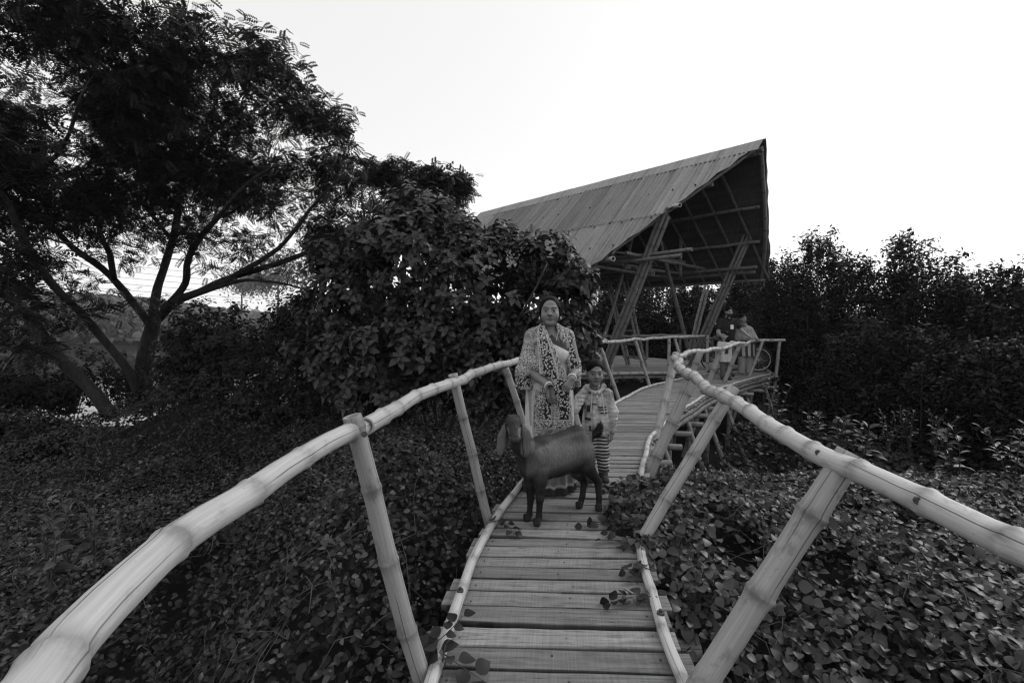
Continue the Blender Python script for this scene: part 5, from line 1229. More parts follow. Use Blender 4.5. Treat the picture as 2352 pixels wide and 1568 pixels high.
# openings
g.ell(wl(-.125, -.16, .90), (.085, .10, .062), .012, None, True); g.ell(wl(-.205, -.02, .80), (.085, .075, .07), .01, None, True)
g.cone(LEL * .4 + LWR * .6, LWR, .047, .04, .01, True)
g.ell(wl(.145, -.17, .90), (.035, .06, .05), .01, None, True)
g.cone(wl(0, -.12, 1.33), wl(0, .0, 1.36), .045, .05, .01, True)
g.fn(wl(-.1, -.3, 1.0), wl(.2, .0, 1.34), lambda X, Y, Z: np.maximum(np.abs(X - W0[0] - np.interp(Z - W0[2], [1.0, 1.15, 1.25, 1.34], [.088, .062, .022, .0])) - np.interp(Z - W0[2], [.99, 1.02, 1.15, 1.25, 1.34], [.001, .018, .036, .04, .04]), Y - W0[1] - .02), .006, True)
v, q = g.mesh(); p = v - W0; x, y, z = p.T
pc = np.interp(z, [.535, .70, .86, 1.0, 1.12, 1.22, 1.30, 1.335], [.018, .015, .02, .0, -.025, -.050, -.062, -.062]); pw = np.interp(z, [.535, .70, .86, 1.0, 1.12, 1.22, 1.30, 1.335], [.150, .135, .112, .095, .078, .060, .038, .02])
e = (x - pc) / pw; pat = np.zeros(len(v)); front = (y < np.interp(np.abs(e), [0, 1], [-.1, -.07])) | ((z > 1.2) & (y < 0))
pat[:] = 3.; pat[(x < -.07) & (z < 1.20) & (z > .93)] = 2.; pat[(x < -.05) & (np.abs(z - 1.205) < .008)] = 4.; pat[(x < -.12) & (z < .93)] = 0.; pat[(x < 0) & (z < .855) & (x < -.13)] = 1.
pat[(x > .06)] = 1.; pat[(x > .15) & (z < 1.22)] = 0.; pat[(x > .12) & (z < .99)] = 2.
fp = front & (np.abs(e) < 1.02) & (x < .13)
pat[fp] = 0.; pat[fp & (e > .42)] = 1.; pat[fp & (np.abs(e - .40) < .05)] = 4.; pat[fp & (e < -.86)] = 4.; pat[fp & (e > .90)] = 4.; pat[fp & (np.abs(e - .31) < .045)] = 5.; pat[fp & (np.abs(e + .76) < .05)] = 5.
lowp = fp & (z < .92); pat[lowp] = 0.; pat[lowp & (e < -.55)] = 1.; pat[lowp & (np.abs(e + .12) < .045)] = 4.; pat[lowp & (np.abs(e - .1) < .20) & (z < .8)] = 3.
pat[(z < .605) & front] = 1.; pat[(np.abs(z - .61) < .006) & front] = 4.; pat[(z < .552) & front] = 4.
shawl = mk('shawl', v, [q], M['shawl'], woman, attrs={'pat': pat})
# jewellery: bangles, necklace, ear drops
def ring(c, ax, R_, r_, n=28):
    ax = unit(np.asarray(ax, float)); u = unit(np.cross(ax, V(.3, .2, 1))); w_ = np.cross(ax, u); t = np.linspace(0, 2 * np.pi, n)
    return tube(np.asarray(c)[None] + R_ * (np.cos(t)[:, None] * u + np.sin(t)[:, None] * w_), r_, 8, cap=False)
for wr_, el_ in ((LWR, LEL), (RWR, REL)):
    v, F, uv = ring(wr_ * .93 + el_ * .07, wr_ - el_, .031, .0055); mk('bangle', v, F, M['bangle'], woman)
t = np.linspace(-1, 1, 24)[:, None]; v, F, uv = tube(wl(0, 0, 0) + np.column_stack([.052 * t[:, 0] + .012, -.055 - .045 * (1 - t[:, 0] ** 2), 1.175 + .115 * t[:, 0] ** 2]), .0028, 6, cap=False); mk('necklace', v, F, M['gold'], woman)
for q_ in (-1, 1):
    v, F, uv = tube([HEADW.w(q_ * .083, .0, -.04), HEADW.w(q_ * .084, .0, -.062)], np.array([.004, .006]), 6); mk('earring', v, F, M['bangle'], woman)

# ---------------------------------------------------------------- boy in the hooded jacket
boy_b = V(.735, 3.82, 0)
boy = thing('person', tuple(boy_b), 'small boy in a printed hooded jacket and striped trousers, holding the hand of the woman', 'person')
def bl_(x, y, z): return boy_b + V(x, y, z)
def bD(x, y, dy=0.): return P(x, y, boy_b[1] + dy)
HB = Head(bD(1367, 857, -.02), .90, rotz(-.03), 1.04, True)
g = Vox(boy_b + V(-.32, -.22, -.02), boy_b + V(.25, .2, 1.07), .004); HB.build(g)
g.cone(bl_(-.045, .01, .82), bl_(-.045, .015, .74), .036, .04, .02); g.ell(bl_(-.03, .02, .66), (.10, .068, .11), .03); g.ell(bl_(-.03, .02, .52), (.09, .07, .13), .03)
BSH, BEL, BWR = bD(1337, 903, 0), bD(1318, 938, -.05), bD(1310, 902, -.10)
CSH, CEL, CWR = bD(1399, 903, 0), bD(1408, 945, 0), bD(1406, 994, -.02)
for a, b, c in ((BSH, BEL, BWR), (CSH, CEL, CWR)): g.cone(a, b, .034, .027, .02); g.cone(b, c, .027, .018, .01)
hand(g, BWR, V(-.1, .0, 1), V(-.6, .6, .2), .62, .7, 1); hand(g, CWR, V(-.1, -.1, -1), V(-.6, .5, 0), .62, .6, -1)
for sx, fx in ((-.07, -.075), (.03, .045)):
    g.cone(bl_(sx, .02, .47), bl_(sx, .0, .26), .055, .04, .03); g.cone(bl_(sx, 0, .26), bl_(fx, .02, .06), .038, .026, .02); g.cone(bl_(fx, .02, .04), bl_(fx, -.07, .03), .024, .02, .01)
v, q = g.mesh(); SB = .17; col = HB.paint(v, np.full(len(v), SB), SB); mk('body', v, [q], M['skin'], boy, attrs={'col': col})
g = Vox(HB.c + V(-.12, -.12, -.1), HB.c + V(.12, .14, .16), .004)
g.ell(HB.w(0, .020, .046), np.array((.082, .096, .084)) * HB.s, .01, HB.R); g.ell(HB.w(.012, -.085, -.036), np.array((.066, .075, .105)) * HB.s, .012, HB.R, True)
for i in range(0): g.cone(HB.w(-.06 + .0088 * i, -.045, .105 - .00035 * (i - 7) ** 2), HB.w(-.05 + .0095 * i, -.082 + .0006 * (i - 7) ** 2, .063 + .01 * math.sin(i * 1.7)), .009, .004, .006)
g.fn(HB.c + V(-.12, -.12, -.1), HB.c + V(.12, .14, -.02), lambda X, Y, Z: np.maximum((Z - HB.c[2] + .03), -.1 - 0 * X + 0 * Y), .01, True)
v, q = g.mesh(); mk('hair', v, [q], M['hair'], boy)
# jacket
g = Vox(boy_b + V(-.32, -.22, .34), boy_b + V(.25, .22, .90), .004)
ctr = -.02
g.ell(bl_(ctr, .02, .68), (.108, .082, .10), .03)
g.fn(bl_(-.25, -.2, .395), bl_(.2, .2, .70), lambda X, Y, Z: np.maximum(np.hypot((X - boy_b[0] - ctr) / 1.1, Y - boy_b[1] - .015) - np.interp(Z - boy_b[2], [.39, .42, .47, .6, .7], [.094, .100, .108, .095, .08]) - .005 * np.sin(9 * np.arctan2(Y - boy_b[1], X - boy_b[0] - ctr) + 12 * Z), np.maximum(.405 - (Z - boy_b[2]), Z - boy_b[2] - .7)), .02)
g.chain([BSH + V(.02, 0, .0), BSH * .5 + BEL * .5, BEL], [.044, .043, .046], .02); g.chain([BEL, BEL * .45 + BWR * .55], [.050, .034], .015)
for i in range(4): f = i / 4 + .1; c = BSH * (1 - f) + BEL * f; g.ell(c + V(0, -.01, -.01), (.049, .048, .012), .014)
g.chain([CSH + V(-.02, 0, 0), CEL, CWR + V(0, 0, .02)], [.044, .041, .033], .02)
for i in range(6): f = i / 6; c = CEL * (1 - f) + CWR * f; g.ell(c + V(.004 * (-1) ** i, 0, .0), (.043 - .008 * f, .041 - .006 * f, .012), .012)
g.ell(bl_(ctr - .02, .06, .785), (.09, .06, .035), .02); g.cone(bl_(-.105, -.02, .805), bl_(-.04, -.07, .765), .026, .02, .012); g.cone(bl_(.03, -.02, .81), bl_(-.025, -.07, .765), .028, .02, .012)
g.cone(bl_(-.045, -.11, .83), bl_(-.045, .0, .83), .052, .05, .008, True); g.cone(bl_(-.035, -.12, .79), bl_(-.035, -.06, .73), .028, .004, .008, True)
g.cone(BWR, BEL * .4 + BWR * .6, .022, .026, .006, True); g.cone(CWR + V(0, 0, -.03), CWR + V(0, 0, .01), .03, .026, .006, True)
v, q = g.mesh(); jk = mk('hooded_jacket', v, [q], M['hoodie'], boy)
for x0, x1, L in ((-.075, -.09, .155), (.005, .022, .165)):
    v, F, uv = tube(catmull([bl_(x0, -.082, .765), bl_(x0 * .6 + x1 * .4, -.105, .70), bl_(x1, -.118, .765 - L)], .01), .0042, 6); mk('drawstring', v, F, M['tee_white'], jk)
v, F, uv = tube([bl_(-.035, -.082, .75), bl_(-.032, -.096, .715)], np.array([.006, .009]), 6); mk('zip_pull', v, F, M['gold'], jk)
for cx, cz, w_, h_ in ((-.098, .63, .030, .052), (-.105, .545, .055, .02), (-.088, .47, .014, .045), (.012, .645, .075, .012), (.015, .625, .07, .010), (.022, .598, .07, .009), (-.06, .67, .05, .010)):   # printed blocks
    e_ = (cx - ctr) / 1.1; rr_ = np.interp(cz, [.39, .42, .47, .6, .7], [.094, .100, .108, .095, .08]) + .005; yy = .015 - math.sqrt(max(rr_ ** 2 - e_ ** 2, 0)) - .004; an = math.asin(np.clip(e_ / rr_, -1, 1)) * .9
    v, F = box(bl_(cx, yy, cz), (w_, .008, h_), rotz(an)); mk('print_patch', v, F, M['blouse'], jk, smooth=False)
# striped trousers and shoes
g = Vox(boy_b + V(-.18, -.14, .05), boy_b + V(.16, .14, .5), .004)
for sx, fx in ((-.07, -.075), (.03, .045)):
    g.cone(bl_(sx, .02, .45), bl_(sx, .0, .27), .064, .052, .03); g.cone(bl_(sx, 0, .27), bl_(fx, .015, .085), .050, .043, .02)
    for i in range(8): g.ell(bl_(fx + .004 * (-1) ** i, .005, .09 + .024 * i), (.0465 + .0008 * i, .047, .009), .01)
v, q = g.mesh(); mk('trousers', v, [q], M['stripe_knit'], boy)
for fx in (-.075, .045):
    g = Vox(boy_b + V(fx - .06, -.15, -.01), boy_b + V(fx + .06, .09, .11), .004); g.cone(bl_(fx, .03, .04), bl_(fx, -.085, .03), .036, .030, .02); g.cone(bl_(fx, .02, .05), bl_(fx, .02, .09), .034, .034, .02)
    g.fn(boy_b + V(fx - .06, -.15, -.01), boy_b + V(fx + .06, .09, .02), lambda X, Y, Z: Z - .004 + 0 * X + 0 * Y, .004, True); v, q = g.mesh(); sh = mk('shoe', v, [q], M['shoe'], boy)
    t = np.linspace(0, 2 * np.pi, 24, endpoint=False); v = np.concatenate([np.column_stack([fx + .036 * np.cos(t), -.028 + .088 * np.sin(t), np.full(24, zv)]) for zv in (.001, .014)]) + boy_b; jj = np.arange(24)
    v = np.vstack([v, boy_b + V(fx, -.028, .014)]); mk('sole', v, [np.stack([jj, (jj + 1) % 24, 24 + (jj + 1) % 24, 24 + jj], 1), np.stack([24 + jj, 24 + (jj + 1) % 24, np.full(24, 48)], 1)], M['sole'], sh, smooth=False)

# ---------------------------------------------------------------- goat
GB = P(1290, 1180, 3.15) * V(1, 1, 0)
goat = thing('goat', tuple(GB), 'brown goat with long drooping ears and black legs, standing across the planks', 'goat')
g = Vox(GB + V(-.50, -.50, -.02), GB + V(.42, .40, .86), .0045)
D = P
WI, BK, HP, RU = D(1236, 1022, 3.10), D(1275, 1020, 3.17), D(1324, 995, 3.25), D(1350, 1018, 3.29)
g.ell(D(1243, 1050, 3.10), (.105, .11, .145), .05, rotz(.35)); g.ell(D(1280, 1052, 3.17), (.15, .108, .125), .06, rotz(.45)); g.ell(D(1322, 1040, 3.25), (.12, .10, .125), .05, rotz(.45)); g.ell(D(1215, 1068, 3.03), (.07, .08, .095), .05)
g.cone(WI, HP, .04, .05, .05); g.cone(D(1250, 1075, 3.1), D(1318, 1056, 3.25), .064, .05, .05); g.cone(HP, D(1347, 1020, 3.3), .052, .045, .04)
# neck and head
g.cone(D(1222, 1050, 3.04), D(1198, 1022, 2.94), .088, .062, .05); g.cone(D(1198, 1022, 2.94), D(1186, 990, 2.90), .060, .046, .03)
hc = D(1179.5, 976, 2.86)
g.ell(hc + V(0, .02, .018), (.050, .062, .045), .02); g.cone(hc + V(0, -.01, .0), D(1184, 1005, 2.765), .045, .029, .02); g.ell(D(1185, 1008, 2.755), (.027, .026, .022), .012); g.cone(D(1184, 998, 2.84), D(1186, 1015, 2.775), .028, .017, .015)
for q_ in (-1, 1):
    g.ell(hc + V(q_ * .043, -.012, .006), (.014, .016, .011), .008); g.ell(hc + V(q_ * .028, .01, .052), (.012, .016, .014), .012); g.ell(D(1185, 1006, 2.735) + V(q_ * .011, -.006, .004), (.005, .008, .004), .003, None, True)
# ears: long flat pendulous leaves
def ear(pts, ws, th_=.009):
    for i in range(len(pts) - 1):
        for f in np.linspace(0, 1, 7)[:-1]:
            c = pts[i] * (1 - f) + pts[i + 1] * f; w_ = ws[i] * (1 - f) + ws[i + 1] * f; g.ell(c, (w_, th_, .02), .014)
ear([D(1163, 977, 2.88), D(1154, 1000, 2.87), D(1151, 1025, 2.86), D(1148, 1043, 2.855)], [.014, .027, .025, .012])
ear([D(1196, 976, 2.87), D(1207, 995, 2.84), D(1208, 1022, 2.83), D(1205, 1046, 2.82)], [.014, .032, .027, .016])
g.cone(D(1203, 980, 2.87), D(1215, 1005, 2.87), .01, .02, .015)
g.cone(D(1190, 1018, 2.85), D(1191, 1031, 2.84), .008, .006, .006)
# legs with their joints
def leg(pts, rs): g.chain(pts, rs, .016)
leg([D(1240, 1080, 3.04), D(1241, 1104, 3.02), D(1240, 1143, 3.0), D(1238, 1186, 3.0), D(1234, 1200, 2.985)], [.068, .045, .0245, .0185, .022]); leg([D(1220, 1080, 3.10), D(1218, 1104, 3.10), D(1219, 1143, 3.09), D(1216, 1180, 3.08), D(1211, 1191, 3.065)], [.062, .043, .0235, .018, .022])
leg([D(1342, 1035, 3.27), D(1347, 1070, 3.24), D(1373, 1105, 3.28), D(1376, 1142, 3.25), D(1375, 1166, 3.23)], [.076, .056, .027, .0195, .022]); leg([D(1330, 1050, 3.33), D(1327, 1082, 3.31), D(1342, 1105, 3.34), D(1338, 1138, 3.30), D(1331, 1163, 3.27)], [.076, .055, .027, .019, .022])
for a, b in ((D(1233, 1206, 2.98), 0), (D(1210, 1196, 3.055), 0), (D(1374, 1172, 3.22), 0), (D(1329, 1169, 3.265), 0)):
    for q_ in (-1, 1): g.cone(V(a[0] + q_ * .009, a[1] - .008, .030), V(a[0] + q_ * .010, a[1] - .026, .012), .0165, .014, .003)
g.cone(D(1240, 1143, 2.995), D(1240, 1147, 2.99), .026, .025, .01)
# tail
g.chain([D(1352, 1006, 3.30), D(1362, 998, 3.31), D(1374, 992, 3.33), D(1379, 978, 3.34)], [.030, .026, .028, .022], .012)
g.fn(GB + V(-.50, -.50, -.02), GB + V(.42, .40, .02), lambda X, Y, Z: Z - .003 + 0 * X + 0 * Y, .003, True)
v, q = g.mesh()
def goat_col(v):
    x, y, z = v.T; col = np.full(len(v), .095)
    n_ = fbm(x * 6, z * 6 + y * 5, 1.4, 3) * .22
    col *= 1 + n_
    lowleg = np.clip((.37 - z) / .17 + n_, 0, 1); col = col * (1 - lowleg) + .012 * lowleg
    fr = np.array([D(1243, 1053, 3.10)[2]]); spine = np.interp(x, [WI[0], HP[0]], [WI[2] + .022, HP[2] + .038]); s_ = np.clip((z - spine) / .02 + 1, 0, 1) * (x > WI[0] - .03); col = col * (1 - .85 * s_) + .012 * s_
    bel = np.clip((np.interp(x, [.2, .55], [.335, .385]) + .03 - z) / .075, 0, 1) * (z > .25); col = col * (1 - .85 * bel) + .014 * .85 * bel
    tl = (x > RU[0] + .028) & (z > .48); col[tl] = .01
    hd = (y < 2.93) & (z > .50); L_ = np.abs(x - hc[0] - .25 * (hc[2] - z) * .3)
    face = hd & (L_ < .075); col[face] = .03 * (1 + n_[face] * 2)
    stripe = face & (np.abs(L_ - .036) < .008) & (z < hc[2] - .005); col[stripe] = .12
    er = hd & (L_ >= .052) & (z < hc[2] + .01); col[er] = .11
    nose = (y < 2.76) & (np.abs(z - D(1185, 1010, 2.75)[2]) < .018); col[nose] = .05
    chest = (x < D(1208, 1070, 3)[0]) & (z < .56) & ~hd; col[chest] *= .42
    ey = np.minimum(np.linalg.norm(v - (hc + V(.045, -.022, .006)), axis=1), np.linalg.norm(v - (hc + V(-.045, -.022, .006)), axis=1)); col[ey < .011] = .006
    return col
k = NT('goat_fur'); o_ = k.obj(); n_ = k.noise(k.scale(o_, (60, 60, 22), None), 1., 4, .6)
k.col(k.math('MULTIPLY', k.attr('col'), k.remap(n_, .3, .7,   .8, 1.22)), .6, .2); k.bump(n_, .8, .006); M['goat_fur'] = k.m
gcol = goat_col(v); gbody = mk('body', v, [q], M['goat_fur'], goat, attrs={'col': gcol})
# coat of short hair, combed back and down
me = gbody.data; fn_ = np.empty(len(me.vertices) * 3); me.vertices.foreach_get('normal', fn_); fn_ = fn_.reshape(-1, 3)
rr = np.random.default_rng(8); m = 26000; i = rr.integers(0, len(v), m); x, y, z = v[i].T
keep = ~((y < 2.95) & (z > .5) & (rr.uniform(0, 1, m) < .75)) & (z > .03); i = i[keep]; b_, nr = v[i], fn_[i]; m = len(i)
flow = V(.75, .35, -.55) + rr.normal(0, .22, (m, 3)); flow[b_[:, 2] < .33] = V(.1, 0, -1) ; tl = (b_[:, 0] > RU[0] + .03) & (b_[:, 2] > .5)
d = unit(flow - nr * np.sum(flow * nr, 1, keepdims=True)) * .95 + nr * .2; d[tl] = unit(nr[tl] + V(0, 0, .6)); L_ = np.where(tl, .035, rr.uniform(.009, .018, m)); sd = unit(np.cross(d, nr + 1e-4)) * .0011
vv = np.stack([b_ - sd - nr * .002, b_ + sd - nr * .002, b_ + d * L_[:, None]], 1).reshape(-1, 3)
hair_c = np.repeat(gcol[i] * rr.uniform(.75, 1.35, m), 3)
mk('coat', vv, [np.arange(m * 3).reshape(-1, 3)], M['goat_fur'], goat, attrs={'col': hair_c})
# leash: thin cord from the hand to the neck of the goat
lh = wl(.0, -.215, .775)
v, F, uv = tube(catmull([lh + V(-.03, .0, .0), lh + V(.0, -.03, .012), lh + V(.035, -.02, -.005), lh + V(.05, -.0, -.05), lh + V(.02, .0, -.09)], .01), .0035, 6)
ls = mk('leash', v, F, M['paint_dark'], loc=tuple(lh)); tag(ls, 'short dark cord looped in the right hand of the woman', 'leash')
# ---------------------------------------------------------------- people at the far end of the deck, and the bicycle
def adult(name, b, label, hgt, headR, head, arms, hs, skin, hair, female=False, kid=False, legs=True, full=1.):
    o = thing('person', tuple(b), label, 'person'); s = hgt / 1.7
    return o
FY = 11.55
# man with his hands on the rail
mb = V(*(P(1668, 870, FY)[:2]), 0.); man = thing('person', tuple(mb), 'bearded man in a dark polo shirt, leaning one hand on the far handrail', 'person')
def ml_(x, y, z): return mb + V(x, y, z)
HM = Head(ml_(.02, -.04, 1.625), 1.02, rotz(.08) @ rotx(.04))
g = Vox(ml_(-.45, -.45, -.02), ml_(.75, .3, 1.8), .009); HM.build(g)
g.cone(ml_(.02, -.0, 1.54), ml_(.02, .02, 1.43), .058, .065, .03); g.ell(ml_(0.02, .02, 1.3), (.20, .12, .17), .05); g.ell(ml_(.01, .02, 1.05), (.165, .115, .2), .05)
mRS, mRE, mRW = ml_(-.185, .02, 1.385), ml_(-.235, -.02, 1.10), ml_(-.15, -.16, .95)
rail_h = P(1727, 780, 11.3); mLS, mLE, mLW = ml_(.215, .02, 1.385), ml_(.36, -.03, 1.15), rail_h + V(-.07, .02, .085)
for a, b_, c in ((mRS, mRE, mRW), (mLS, mLE, mLW)): g.cone(a, b_, .06, .046, .03); g.cone(b_, c, .046, .028, .02)
hand(g, mRW, V(.5, -.3, -.5), V(.3, .6, -.5), 1., .6, 1); hand(g, mLW, V(.8, -.1, -.55), V(-.2, .1, -1), 1., .35, 1)
for sx in (-.09, .10): g.cone(ml_(sx, .02, .92), ml_(sx, 0, .5), .09, .06, .04); g.cone(ml_(sx, 0, .5), ml_(sx, .03, .08), .056, .036, .02); g.cone(ml_(sx, .04, .05), ml_(sx + .02, -.12, .035), .04, .03, .02)
v, q = g.mesh(); col = HM.paint(v, np.full(len(v), .27), .27); p = HM.loc(v); bd = (np.abs(p[:, 0]) < .075) & (p[:, 2] < -.045) & (p[:, 2] > -.14) & (p[:, 1] < .0) & ~((np.abs(p[:, 0]) < .018) & (np.abs(p[:, 2] + .0635) < .009)); col[bd] = .03
mk('body', v, [q], M['skin'], man, attrs={'col': col})
def hair_cap(H, parent, long=0., h_=.008):
    g = Vox(H.c + V(-.17, -.17, -.45 if long else -.13), H.c + V(.17, .22, .2), h_)
    g.ell(H.w(0, .022, .048), np.array((.084, .098, .088)) * H.s, .012, H.R); g.ell(H.w(0, -.085, -.025), np.array((.067, .08, .082)) * H.s, .012, H.R, True)
    if long: g.cone(H.w(0, .05, .03), H.w(0, .075, -long * .5), .085 * H.s, .082 * H.s, .02); g.cone(H.w(0, .075, -long * .5), H.w(0, .085, -long), .082 * H.s, .05 * H.s, .02)
    else: g.fn(H.c + V(-.17, -.17, -.13), H.c + V(.17, .22, -.02), lambda X, Y, Z: Z - H.c[2] + .035 * H.s + 0 * X + 0 * Y, .01, True)
    v, q = g.mesh(); return mk('hair', v, [q], M['hair'], parent)
hair_cap(HM, man)
g = Vox(ml_(-.42, -.3, .75), ml_(.5, .3, 1.56), .009)
g.ell(ml_(.02, .02, 1.30), (.215, .14, .19), .05); g.cone(ml_(-.15, .02, 1.39), ml_(.18, .02, 1.39), .075, .075, .04); g.fn(ml_(-.3, -.25, .80), ml_(.3, .25, 1.3), lambda X, Y, Z: np.maximum(np.hypot((X - mb[0] - .01) / 1.42, Y - mb[1] - .02) - .135 - .006 * np.sin(X * 40 + Z * 18), np.abs(Z - 1.04) - .22), .04)
g.cone(mRS, mRS * .45 + mRE * .55, .078, .072, .03); g.cone(mLS, mLS * .45 + mLE * .55, .078, .072, .03); g.cone(ml_(.02, -.09, 1.48), ml_(.02, .03, 1.48), .07, .06, .02)
g.cone(ml_(.02, -.16, 1.50), ml_(.02, .03, 1.52), .062, .062, .01, True); g.cone(ml_(.02, -.17, 1.46), ml_(.02, -.12, 1.36), .05, .008, .01, True)
v, q = g.mesh(); sh_ = mk('polo_shirt', v, [q], M['shirt_dark'], man)
v, F = box(ml_(.06, -.128, 1.245), (.075, .012, .11), rotx(-.1)); mk('shirt_print', v, F, M['bangle'], sh_, smooth=False)
g = Vox(ml_(-.25, -.2, .05), ml_(.27, .22, .98), .009)
for sx in (-.09, .10): g.cone(ml_(sx, .02, .9), ml_(sx, 0, .5), .105, .078, .04); g.cone(ml_(sx, 0, .5), ml_(sx, .03, .1), .075, .06, .02)
v, q = g.mesh(); mk('trousers', v, [q], M['jeans'], man)
for sx in (-.09, .10):
    g = Vox(ml_(sx - .08, -.22, -.01), ml_(sx + .1, .12, .12), .008); g.cone(ml_(sx, .04, .045), ml_(sx + .02, -.13, .04), .048, .04, .02); v, q = g.mesh(); mk('shoe', v, [q], M['shoe'], man)
# girl in a pale top, in front of the man, looking left
gb = V(*(P(1667, 876, 10.75)[:2]), 0.); girl = thing('person', tuple(gb), 'long haired girl in a pale top, face turned aside, before the bearded man', 'person')
def gl_(x, y, z): return gb + V(x, y, z)
HG = Head(gl_(-.05, -.02, 1.02 + .02), .86, rotz(-1.05), 1.0, True)
g = Vox(gl_(-.4, -.35, -.02), gl_(.75, .3, 1.2), .008); HG.build(g); g.cone(gl_(-.03, .0, .96), gl_(-.03, .01, .88), .042, .045, .02); g.ell(gl_(-.02, .01, .8), (.135, .09, .12), .04); g.ell(gl_(-.02, .01, .62), (.12, .09, .15), .04)
gRS, gRE, gRW = gl_(-.155, .01, .86), gl_(-.20, -.02, .68), gl_(-.21, -.05, .52); gLS, gLE, gLW = gl_(.12, .01, .87), gl_(.30, -.02, .83), P(1712, 792, 10.7)
for a, b_, c in ((gRS, gRE, gRW), (gLS, gLE, gLW)): g.cone(a, b_, .042, .034, .02); g.cone(b_, c, .033, .022, .01)
hand(g, gRW, V(0, -.1, -1), V(.7, .5, 0), .75, .5, 1); hand(g, gLW, V(.9, -.1, -.3), V(0, .2, -1), .75, .5, 1)
for sx in (-.075, .065): g.cone(gl_(sx, .02, .5), gl_(sx, 0, .3), .065, .048, .03); g.cone(gl_(sx, 0, .3), gl_(sx, .02, .06), .045, .03, .02); g.cone(gl_(sx, .02, .04), gl_(sx, -.09, .03), .028, .024, .01)
v, q = g.mesh(); col = HG.paint(v, np.full(len(v), .28), .28); mk('body', v, [q], M['skin'], girl, attrs={'col': col}); hair_cap(HG, girl, .27)
g = Vox(gl_(-.34, -.25, .38), gl_(.5, .25, .98), .008); g.ell(gl_(-.02, .01, .79), (.155, .11, .13), .04)
g.fn(gl_(-.3, -.25, .40), gl_(.3, .25, .8), lambda X, Y, Z: np.maximum(np.hypot((X - gb[0] + .02) / 1.25, Y - gb[1] - .01) - np.interp(Z, [.42, .6, .8], [.15, .125, .11]) - .006 * np.sin(X * 60), np.abs(Z - .6) - .17), .03)
g.chain([gRS, gRE, gRE * .4 + gRW * .6], [.054, .058, .062], .02); g.chain([gLS, gLE, gLE * .45 + gLW * .55], [.056, .062, .066], .02); g.cone(gl_(-.03, -.08, .94), gl_(-.03, .02, .93), .05, .05, .01, True)
v, q = g.mesh(); tp = mk('top', v, [q], M['tee_white'], girl); v, F = box(gl_(-.05, -.128, .70), (.07, .012, .15), rotx(.1)); mk('top_print', v, F, M['blouse'], tp, smooth=False)
g = Vox(gl_(-.2, -.18, .05), gl_(.2, .18, .55), .008)
for sx in (-.075, .065): g.cone(gl_(sx, .02, .48), gl_(sx, 0, .28), .074, .062, .03); g.cone(gl_(sx, 0, .28), gl_(sx, .02, .09), .060, .056, .02); [g.ell(gl_(sx + .006 * (-1) ** i, 0, .1 + .045 * i), (.066, .064, .014), .012) for i in range(5)]
v, q = g.mesh(); mk('jeans', v, [q], M['jeans'], girl)
for sx in (-.075, .065):
    g = Vox(gl_(sx - .06, -.18, -.01), gl_(sx + .06, .1, .1), .007); g.cone(gl_(sx, .03, .04), gl_(sx, -.1, .032), .038, .034, .02); v, q = g.mesh(); mk('shoe', v, [q], M['shoe'], girl)
# woman in a patterned wrap beside him
fb = V(*(P(1712, 868, 11.85)[:2]), 0.); fw_ = thing('person', tuple(fb), 'woman in a dark patterned wrap and striped tunic, at the right of the bearded man', 'person')
def fl_(x, y, z): return fb + V(x, y, z)
HF = Head(P(1706, 732, 11.8), 1.0, rotz(.25), 1.08)
fs_ = HF.c[2]
g = Vox(fl_(-.35, -.4, -.02), fl_(.55, .3, 1.75), .009); HF.build(g); nb = HF.c * V(1, 1, 0)
g.cone(nb + V(0, .02, fs_ - .08), nb + V(.02, .03, fs_ - .2), .05, .055, .03); g.ell(nb + V(.04, .03, fs_ - .35), (.17, .11, .16), .05); g.ell(fl_(.02, .02, .95), (.17, .12, .22), .05)
fS, fE, fW = nb + V(.2, .02, fs_ - .28), nb + V(.30, -.05, fs_ - .52), P(1738, 779, 11.5)
g.cone(fS, fE, .05, .042, .03); g.cone(fE, fW, .04, .025, .02); hand(g, fW, V(.8, -.2, -.4), V(-.2, .1, -1), .9, .35, 1)
for sx in (-.08, .08): g.cone(fl_(sx, .02, .85), fl_(sx, 0, .45), .085, .058, .04); g.cone(fl_(sx, 0, .45), fl_(sx, .02, .07), .054, .034, .02); g.cone(fl_(sx, .03, .04), fl_(sx, -.1, .03), .035, .028, .02)
v, q = g.mesh(); col = HF.paint(v, np.full(len(v), .2), .2); mk('body', v, [q], M['skin'], fw_, attrs={'col': col}); hair_cap(HF, fw_)
g = Vox(fl_(-.4, -.4, .75), fl_(.6, .35, 1.6), .01)
g.ell(nb + V(.04, .03, fs_ - .30), (.20, .15, .16), .05); g.cone(fS, fE + V(-.02, 0, -.02), .08, .105, .04); g.cone(nb + V(-.14, .02, fs_ - .28), nb + V(-.16, .0, fs_ - .5), .08, .1, .05); g.ell(nb + V(.05, .02, fs_ - .48), (.235, .17, .15), .06); g.cone(nb + V(0, -.08, fs_ - .135), nb + V(.01, .05, fs_ - .13), .066, .07, .02)
g.cone(nb + V(0, -.16, fs_ - .09), nb + V(0, .05, fs_ - .08), .058, .058, .01, True)
v, q = g.mesh(); pz_ = v[:, 2]; mk('wrap', v, [q], M['shawl'], fw_, attrs={'pat': np.where(pz_ < fs_ - .55, 0., 2.)})
g = Vox(fl_(-.3, -.25, .05), fl_(.32, .28, 1.12), .01)
g.fn(fl_(-.3, -.25, .45), fl_(.32, .28, 1.1), lambda X, Y, Z: np.maximum(np.hypot((X - fb[0] - .02) / 1.3, Y - fb[1] - .02) - np.interp(Z, [.45, 1.05], [.19, .145]) - .008 * np.sin(X * 45), np.abs(Z - .78) - .30), .02); v, q = g.mesh(); mk('tunic', v, [q], M['stripe_cloth'], fw_)
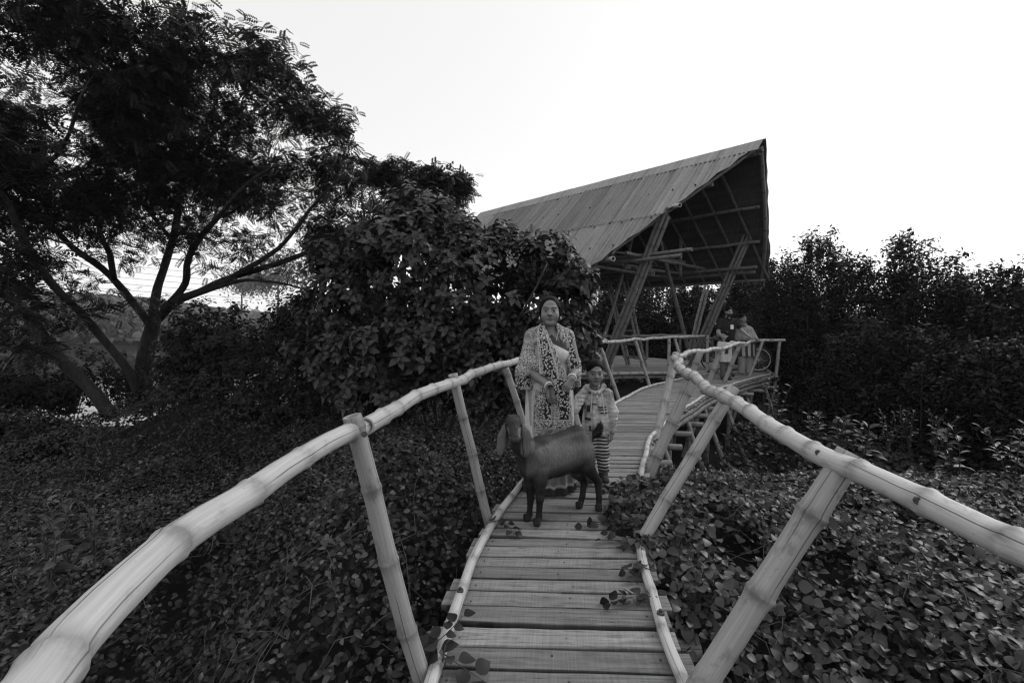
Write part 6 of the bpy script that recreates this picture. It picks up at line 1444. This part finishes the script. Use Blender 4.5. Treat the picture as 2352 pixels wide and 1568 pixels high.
g = Vox(fl_(-.3, -.25, .02), fl_(.32, .28, .6), .01)
for sx in (-.09, .10): g.cone(fl_(sx, .02, .5), fl_(sx, .02, .07), .10, .085, .02)
v, q = g.mesh(); mk('trousers', v, [q], M['trousers_pale'], fw_)
# bicycle parked on the landing behind them
bq = P(1690, 850, 12.75); bk = V(bq[0], bq[1], 0); bike = thing('bicycle', tuple(bk), 'old bicycle parked behind the far group, its wheels showing on either side of them', 'bicycle')
w1, w2 = P(1638, 836, 12.9), P(1742, 826, 12.6); w1[2] = w2[2] = .33
ax_ = unit((w2 - w1) * V(1, 1, 0)); sd_ = V(-ax_[1], ax_[0], 0)
for c in (w1, w2):
    v, F, uv = ring(c, sd_, .325, .018, 40); wh = mk('tyre', v, F, M['rubber'], bike); v, F, uv = ring(c, sd_, .300, .011, 40); mk('rim', v, F, M['chrome'], wh); B = Acc()
    for t in np.linspace(0, 2 * np.pi, 28, endpoint=False):
        e_ = c + .3 * (math.cos(t) * ax_ + math.sin(t) * UP); v, F, uv = tube([c + sd_ * .02 * (-1) ** int(t * 5), e_], .0028, 4, cap=False); B.add(v, F, uv)
    B.build('spokes', M['chrome'], wh)
    v, F, uv = tube(c[None] + .355 * np.stack([math.cos(t) * ax_ + math.sin(t) * UP for t in np.linspace(.3, 2.9, 20)]), .014, 6, cap=False); mk('mudguard', v, F, M['paint_dark'], bike)
st, hd, bb = w2 * .62 + w1 * .38, w1 * .82 + w2 * .18, w1 * .45 + w2 * .55; B = Acc()
for a, b_ in ((bb + UP * -.04, st + UP * .48), (st + UP * .42, hd + UP * .50), (bb + UP * -.04, hd + UP * .36), (hd + UP * .55, w1), (w2, bb + UP * -.04), (w2, st + UP * .42), (hd + UP * .36, hd + UP * .62)): v, F, uv = tube([a, b_], .016, 8); B.add(v, F, uv)
B.build('frame', M['paint_dark'], bike)
v, F, uv = tube(catmull([hd + UP * .66 + sd_ * .28 + ax_ * .12, hd + UP * .68 + sd_ * .2, hd + UP * .64, hd + UP * .68 - sd_ * .2, hd + UP * .66 - sd_ * .28 + ax_ * .12], .03), .012, 8); mk('handlebar', v, F, M['chrome'], bike)
g = Vox(st + V(-.2, -.2, .4), st + V(.2, .2, .66), .01); g.cone(st + UP * .53 - ax_ * .1, st + UP * .54 + ax_ * .1, .03, .07, .03); v, q = g.mesh(); mk('saddle', v, [q], M['rubber'], bike)
def m_dots():
    k = NT('dotted_cloth'); o = k.obj(); d = k.voro(o, 26., rnd=.5); k.col(k.mix(k.remap(d, .25, .36, 0, 1), .5, .07), .85, .2); k.bump(k.noise(o, 20, 3), .5, .02); M['dotted_cloth'] = k.m
m_dots()
for c, r_, lab in ((P(1646, 776, 12.5), (.12, .09, .07), 'dotted cloth bundle on top of the handlebar left of the group'), (P(1625, 787, 12.5), (.085, .08, .10), 'dotted cloth bag hanging at the left of the handlebar'), (P(1640, 812, 12.45), (.10, .07, .13), 'dotted cloth bag hanging lowest beside the front wheel')):
    g = Vox(c - np.array(r_) - .05, c + np.array(r_) + .08, .01); g.ell(c, r_, .03); g.ell(c + V(.03, -.02, -.03), np.array(r_) * .8, .04); g.cone(c + V(0, 0, r_[2] * .7), c + V(.01, .0, r_[2] + .05), .03, .015, .03); v, q = g.mesh()
    tag(mk('cloth_bag', v, [q], M['dotted_cloth'], loc=tuple(c)), lab, 'bag', 'dotted cloth bags on the bicycle')
